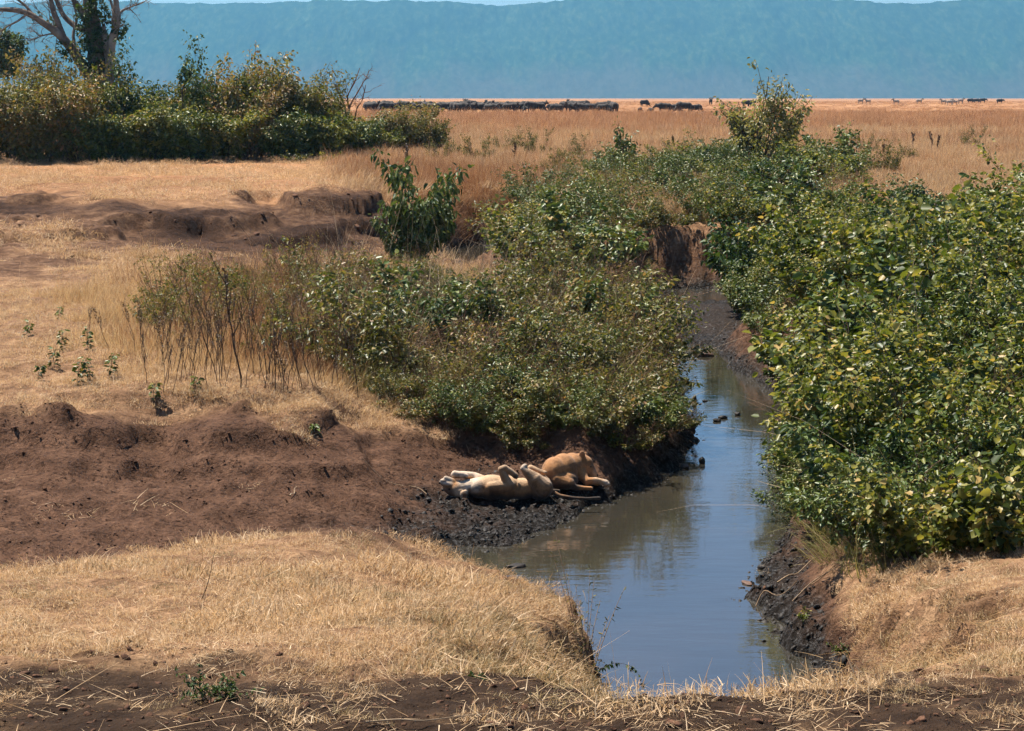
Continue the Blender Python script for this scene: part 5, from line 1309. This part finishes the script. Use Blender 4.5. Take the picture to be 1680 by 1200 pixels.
bead('ear_lining', (-.537, -.195, .127), (.036, .012, .046), plain_material('ear_inside', [(0, (.12, .06, .03)), (1, (.26, .15, .08))]), r1)
bead('mouth', (-.865, -.05, .342), (.06, .05, .008), M_nose, r1)
# --- far lioness: lying on her side, haunch towards us, head resting to the right
def build_l2(bm):
    ell(bm, (-.17, .02, .27), (.215, .22, .265)); ell(bm, (-.02, .16, .29), (.24, .26, .275)); ell(bm, (.12, .30, .29), (.22, .24, .26)); ell(bm, (.24, .32, .25), (.15, .17, .21))
    ell(bm, (-.02, -.04, .16), (.24, .16, .16))
    chain(bm, [((.18, .34, .38), .15), ((.27, .33, .41), .13), ((.34, .31, .385), .118)])
    ell(bm, (.355, .30, .37), (.115, .108, .12)); chain(bm, [((.40, .28, .31), .088), ((.465, .25, .225), .066), ((.49, .24, .185), .056)])
    chain(bm, [((.39, .25, .26), .05), ((.455, .225, .165), .036)])
    ell(bm, (.285, .25, .515), (.058, .026, .085), (.15, .15, -.4)); ell(bm, (.35, .41, .48), (.05, .024, .07), (-.3, .2, .5))
    chain(bm, [((.24, .24, .26), .125), ((.32, .12, .15), .075), ((.36, .08, .12), .065), ((.50, .09, .135), .052), ((.60, .10, .115), .044), ((.67, .09, .095), .05)]); [ell(bm, (.705, .09 + q, .08), (.028, .018, .024)) for q in (-.036, -.012, .012, .036)]
    chain(bm, [((.26, .30, .2), .1), ((.42, .28, .08), .06), ((.55, .27, .06), .05)])
    chain(bm, [((-.12, -.10, .18), .15), ((.06, -.16, .13), .10), ((.16, -.17, .07), .05), ((.30, -.15, .055), .034), ((.42, -.13, .045), .034)])
    chain(bm, [((-.34, .0, .12), .04), ((-.40, -.10, .06), .03), ((-.30, -.24, .045), .024), ((-.1, -.30, .04), .024)])
def paint_l2(p, n):
    x, y, z = p.T; nse = fbm(x * 7 + 13, z * 7 + y * 5, 3, 19)
    c = np.repeat(TAWNY[None] * np.array([1.22, 1.17, 1.1]), len(p), 0) * (0.88 + 0.28 * nse[:, None])
    c = c * (1 - .35 * sstep(.52, .7, fbm(x * 8 + 5, z * 8 + y * 7, 3, 39)))[:, None]
    c = lerp(c, RUSTC[None], sstep(.45, .55, z) * .6)
    c = lerp(c, CREAM[None], sstep(.43, .50, x) * sstep(.32, .26, z) * .8)
    c = lerp(c, RUSTC[None] * .8, sstep(.30, .36, x) * sstep(.30, .38, y) * .5)
    dirt_shade = sstep(.27, .14, z + (nse - .5) * .26 + .25 * np.maximum(x - .2, 0)) * sstep(.30, .18, x)
    c = lerp(c, MUD_SHADE[None] * 1.6, np.clip(dirt_shade, 0, 1) * .95)
    return lerp(c, PALEC[None] * .95, sstep(.60, .66, x))
p = hit(930, 806)
r2 = tag(empty('lioness', (p[0] - .03, p[1] + .1, p[2] - .03), 0.0), 'lioness curled on her side with muddy flank, head resting right, behind the other', 'lioness', 'sleeping lionesses')
link('body', body_mesh('lioness_curled', build_l2, .010, 8, M_lion, paint_l2), r2)
bead('eye', (.425, .205, .335), (.016, .010, .012), M_eye, r2); bead('nose', (.532, .225, .19), (.02, .028, .02), M_nose, r2); bead('mouth', (.485, .205, .165), (.04, .03, .008), M_nose, r2)
print('lions', round(time.time() - T0, 1))

# --- buffalo on the plain
M_buff = coat_material('buffalo_hide', .75, 8.0, .2)
M_horn = plain_material('horn', [(0, (.03, .026, .022)), (1, (.12, .105, .09))], .6)
def buffalo_build(head):
    def f(bm):
        ell(bm, (0, 0, 1.02), (.88, .40, .46)); ell(bm, (.48, 0, 1.10), (.45, .38, .46)); ell(bm, (-.62, 0, 1.05), (.38, .36, .42))
        hz = {'down': .55, 'level': 1.05, 'up': 1.35}[head]; hx = {'down': 1.15, 'level': 1.28, 'up': 1.2}[head]
        chain(bm, [((.75, 0, 1.12), .32), ((hx - .12, 0, hz + .05), .22)]); chain(bm, [((hx - .12, 0, hz + .06), .21), ((hx + .28, 0, hz - .22), .12)])
        for sx in (.58, -.66):
            for sy in (-.22, .22): chain(bm, [((sx, sy, .85), .19), ((sx + .02, sy, .45), .10), ((sx, sy, .04), .075)])
        for sy in (-1, 1): ell(bm, (hx - .18, sy * .3, hz + .02), (.05, .16, .09), (0, 0, 0))
        chain(bm, [((-.98, 0, 1.2), .05), ((-1.08, 0, .9), .035), ((-1.08, 0, .55), .05)])
    return f
def paint_b(p, n):
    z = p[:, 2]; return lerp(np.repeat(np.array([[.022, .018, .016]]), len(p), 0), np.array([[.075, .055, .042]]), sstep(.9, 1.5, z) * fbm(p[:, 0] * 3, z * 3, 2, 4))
def horns(head):
    hz = {'down': .55, 'level': 1.05, 'up': 1.35}[head]; hx = {'down': 1.15, 'level': 1.28, 'up': 1.2}[head]
    mb = MB()
    for s in (-1, 1): tube(mb, smooth_path([(hx - .1, s * .03, hz + .27), (hx - .1, s * .25, hz + .24), (hx - .06, s * .46, hz + .12), (hx - .1, s * .56, hz + .28), (hx - .14, s * .46, hz + .40)], 3), np.linspace(.11, .02, 13), 6, .5)
    return mb
B = {h: (body_mesh('buffalo_' + h, buffalo_build(h), .06, 3, M_buff, paint_b), horns(h).mesh('buffalo_horns_' + h, M_horn, True)) for h in ('down', 'level', 'up')}
def animal(name, px, Y, kind, rz, s, label, cat, group, parts):
    x, y = side(px, Y, 4.4); e = tag(empty(name, (x, y, ground_z(x, y) - .05), rz, s), label, cat, group)
    for nm, me in zip(parts, kind): link(nm, me, e)
    return e
hk = ['down', 'level', 'up']
k = 0
px = 604.0
while px < 992:
    if not (762 < px < 770):
        for Y, prob in ((290, .85), (304, .75), (330, .6)):
            if rng.uniform() < prob:
                q = px + rng.uniform(-5, 5); rz = rng.choice([0, PI]) + rng.normal(0, .4)
                seg = 'behind the feathery bush at the hedge end' if q < 700 else ('left of the gap in the herd' if q < 765 else ('in the middle of the dense herd line' if q < 880 else 'toward the right end of the dense herd line'))
                row = {290: 'front-row', 304: 'second-row', 330: 'back-row'}[Y]
                animal('buffalo', q, Y + rng.uniform(-4, 4), B[hk[rng.integers(3)]], rz, rng.uniform(.95, 1.14), f'{row} black buffalo {seg}', 'buffalo', 'buffalo herd on the plain', ('body', 'horns')); k += 1
    px += rng.uniform(13, 18)
for q, Y, h, rz, s, lab in ((998, 310, 'level', .3, 1.0, 'last buffalo of the dense herd line on the right'), (1006, 292, 'down', 1.9, 1.1, 'lone buffalo facing away just right of the herd line'), (1007, 300, 'level', 2.2, 1.0, 'buffalo half hidden behind the lone one'),
                            (1090, 290, 'level', PI, 1.05, 'leftmost of the three buffalo grazing apart, facing left'), (1106, 294, 'down', 0, .95, 'smaller buffalo between the two large ones apart from the herd'), (1122, 290, 'down', PI, 1.12, 'largest hump-backed buffalo of the group apart'), (1141, 292, 'down', .2, .92, 'rightmost buffalo of the group apart from the herd'),
                            (1057, 420, 'down', .5, 1.0, 'distant dark buffalo above the gap between herd and group'), (1166, 480, 'up', 1.4, 1.0, 'tiny distant buffalo standing alone right of the group'), (1224, 440, 'down', 0, 1.0, 'distant buffalo left of the small pale tree top'), (1232, 445, 'level', 0, 1.0, 'distant buffalo half behind the small pale tree'),
                            (1050, 296, 'down', 1.2, .62, 'dark resting animal low in the grass between herd and group'), (1068, 297, 'down', 2.2, .58, 'second low dark animal resting in the grass'), (1640, 560, 'level', 0, .9, 'faint far animal near the right edge of the plain'),
                            (1592, 620, 'down', 0, 1, 'far dark animal beyond the zebras'), (1602, 640, 'down', 0, 1, 'far dark animal right of the zebras'), (1612, 630, 'level', 0, 1, 'rightmost far dark animal beyond the zebras')):
    animal('buffalo', q, Y, B[h], rz, s, lab, 'buffalo', 'buffalo herd on the plain', ('body', 'horns'))
# --- zebras
M_zeb = coat_material('zebra_coat', .8, 20.0, .08)
def zebra_build(bm):
    ell(bm, (0, 0, .98), (.62, .27, .30)); ell(bm, (-.45, 0, 1.0), (.28, .26, .29)); ell(bm, (.42, 0, 1.0), (.26, .25, .29))
    chain(bm, [((.52, 0, 1.08), .2), ((.82, 0, 1.42), .13)]); chain(bm, [((.80, 0, 1.45), .13), ((1.12, 0, 1.24), .075)])
    for sy in (-.07, .07): ell(bm, (.76, sy, 1.62), (.03, .03, .09))
    for sx in (.45, -.5):
        for sy in (-.14, .14): chain(bm, [((sx, sy, .85), .13), ((sx + .02, sy, .48), .065), ((sx, sy, .04), .05)])
    chain(bm, [((-.72, 0, 1.1), .04), ((-.80, 0, .8), .03), ((-.8, 0, .55), .045)])
def paint_z(p, n):
    x, y, z = p.T
    st = np.where(z > .72, np.sin(x * 38 + z * 9), np.sin(z * 52)); t = sstep(-.25, .25, st)
    c = lerp(np.repeat(np.array([[.03, .025, .022]]), len(p), 0), np.array([[.62, .56, .48]]), t * .8)
    return lerp(c, np.array([[.03, .025, .022]]), sstep(.98, 1.08, x))
Z = body_mesh('zebra', zebra_build, .03, 2, M_zeb, paint_z)
mane = MB(); tube(mane, smooth_path([(.42, 0, 1.30), (.62, 0, 1.46), (.74, 0, 1.62)], 3), .045, 5, .5); Zm = mane.mesh('zebra_mane', M_horn, True)
for q, Y, rz, s, lab in ((1412, 500, .1, 1, 'left zebra of the first pair on the far plain'), (1424, 505, PI, .95, 'right zebra of the first pair on the far plain'), (1470, 490, PI, 1.05, 'zebra standing alone facing left on the far plain'), (1508, 495, 0, 1, 'walking zebra midway along the far plain'), (1548, 500, PI, 1, 'first zebra of the pale cluster on the far plain'), (1558, 470, 0, 1, 'pale grazing zebra in front of the cluster'), (1566, 478, PI, .95, 'second pale zebra in front of the cluster'), (1576, 520, .2, 1.05, 'dark zebra at the right of the cluster')):
    animal('zebra', q, Y, (Z, Zm), rz, s, lab, 'zebra', 'zebras on the far plain', ('body', 'mane'))
print('animals', round(time.time() - T0, 1), k)
# ------------------------------------------------------------------ labels: look-alikes that share one are told apart by their order across the picture
ORD = ['leftmost', 'second', 'third', 'fourth', 'fifth', 'sixth', 'seventh', 'eighth', 'ninth', 'tenth', 'eleventh', 'twelfth', 'thirteenth', 'fourteenth', 'fifteenth', 'sixteenth', 'seventeenth', 'eighteenth', 'nineteenth', 'twentieth']
_by = {}
for o in bpy.data.objects:
    if o.parent is None and o.get('label') and o.get('category'): _by.setdefault(o['label'], []).append(o)
for lab, os_ in _by.items():
    if len(os_) < 2: continue
    os_.sort(key=lambda o: photo_px(o.location.x, o.location.y, o.location.z))
    n = len(os_)
    for i, o in enumerate(os_):
        if i == 0: w = 'leftmost'
        elif i == n - 1: w = 'rightmost'
        elif i < 20: w = ORD[i] + ' from left'
        else: w = f'{i + 1}th from left'
        o['label'] = f'{w}, {lab}'
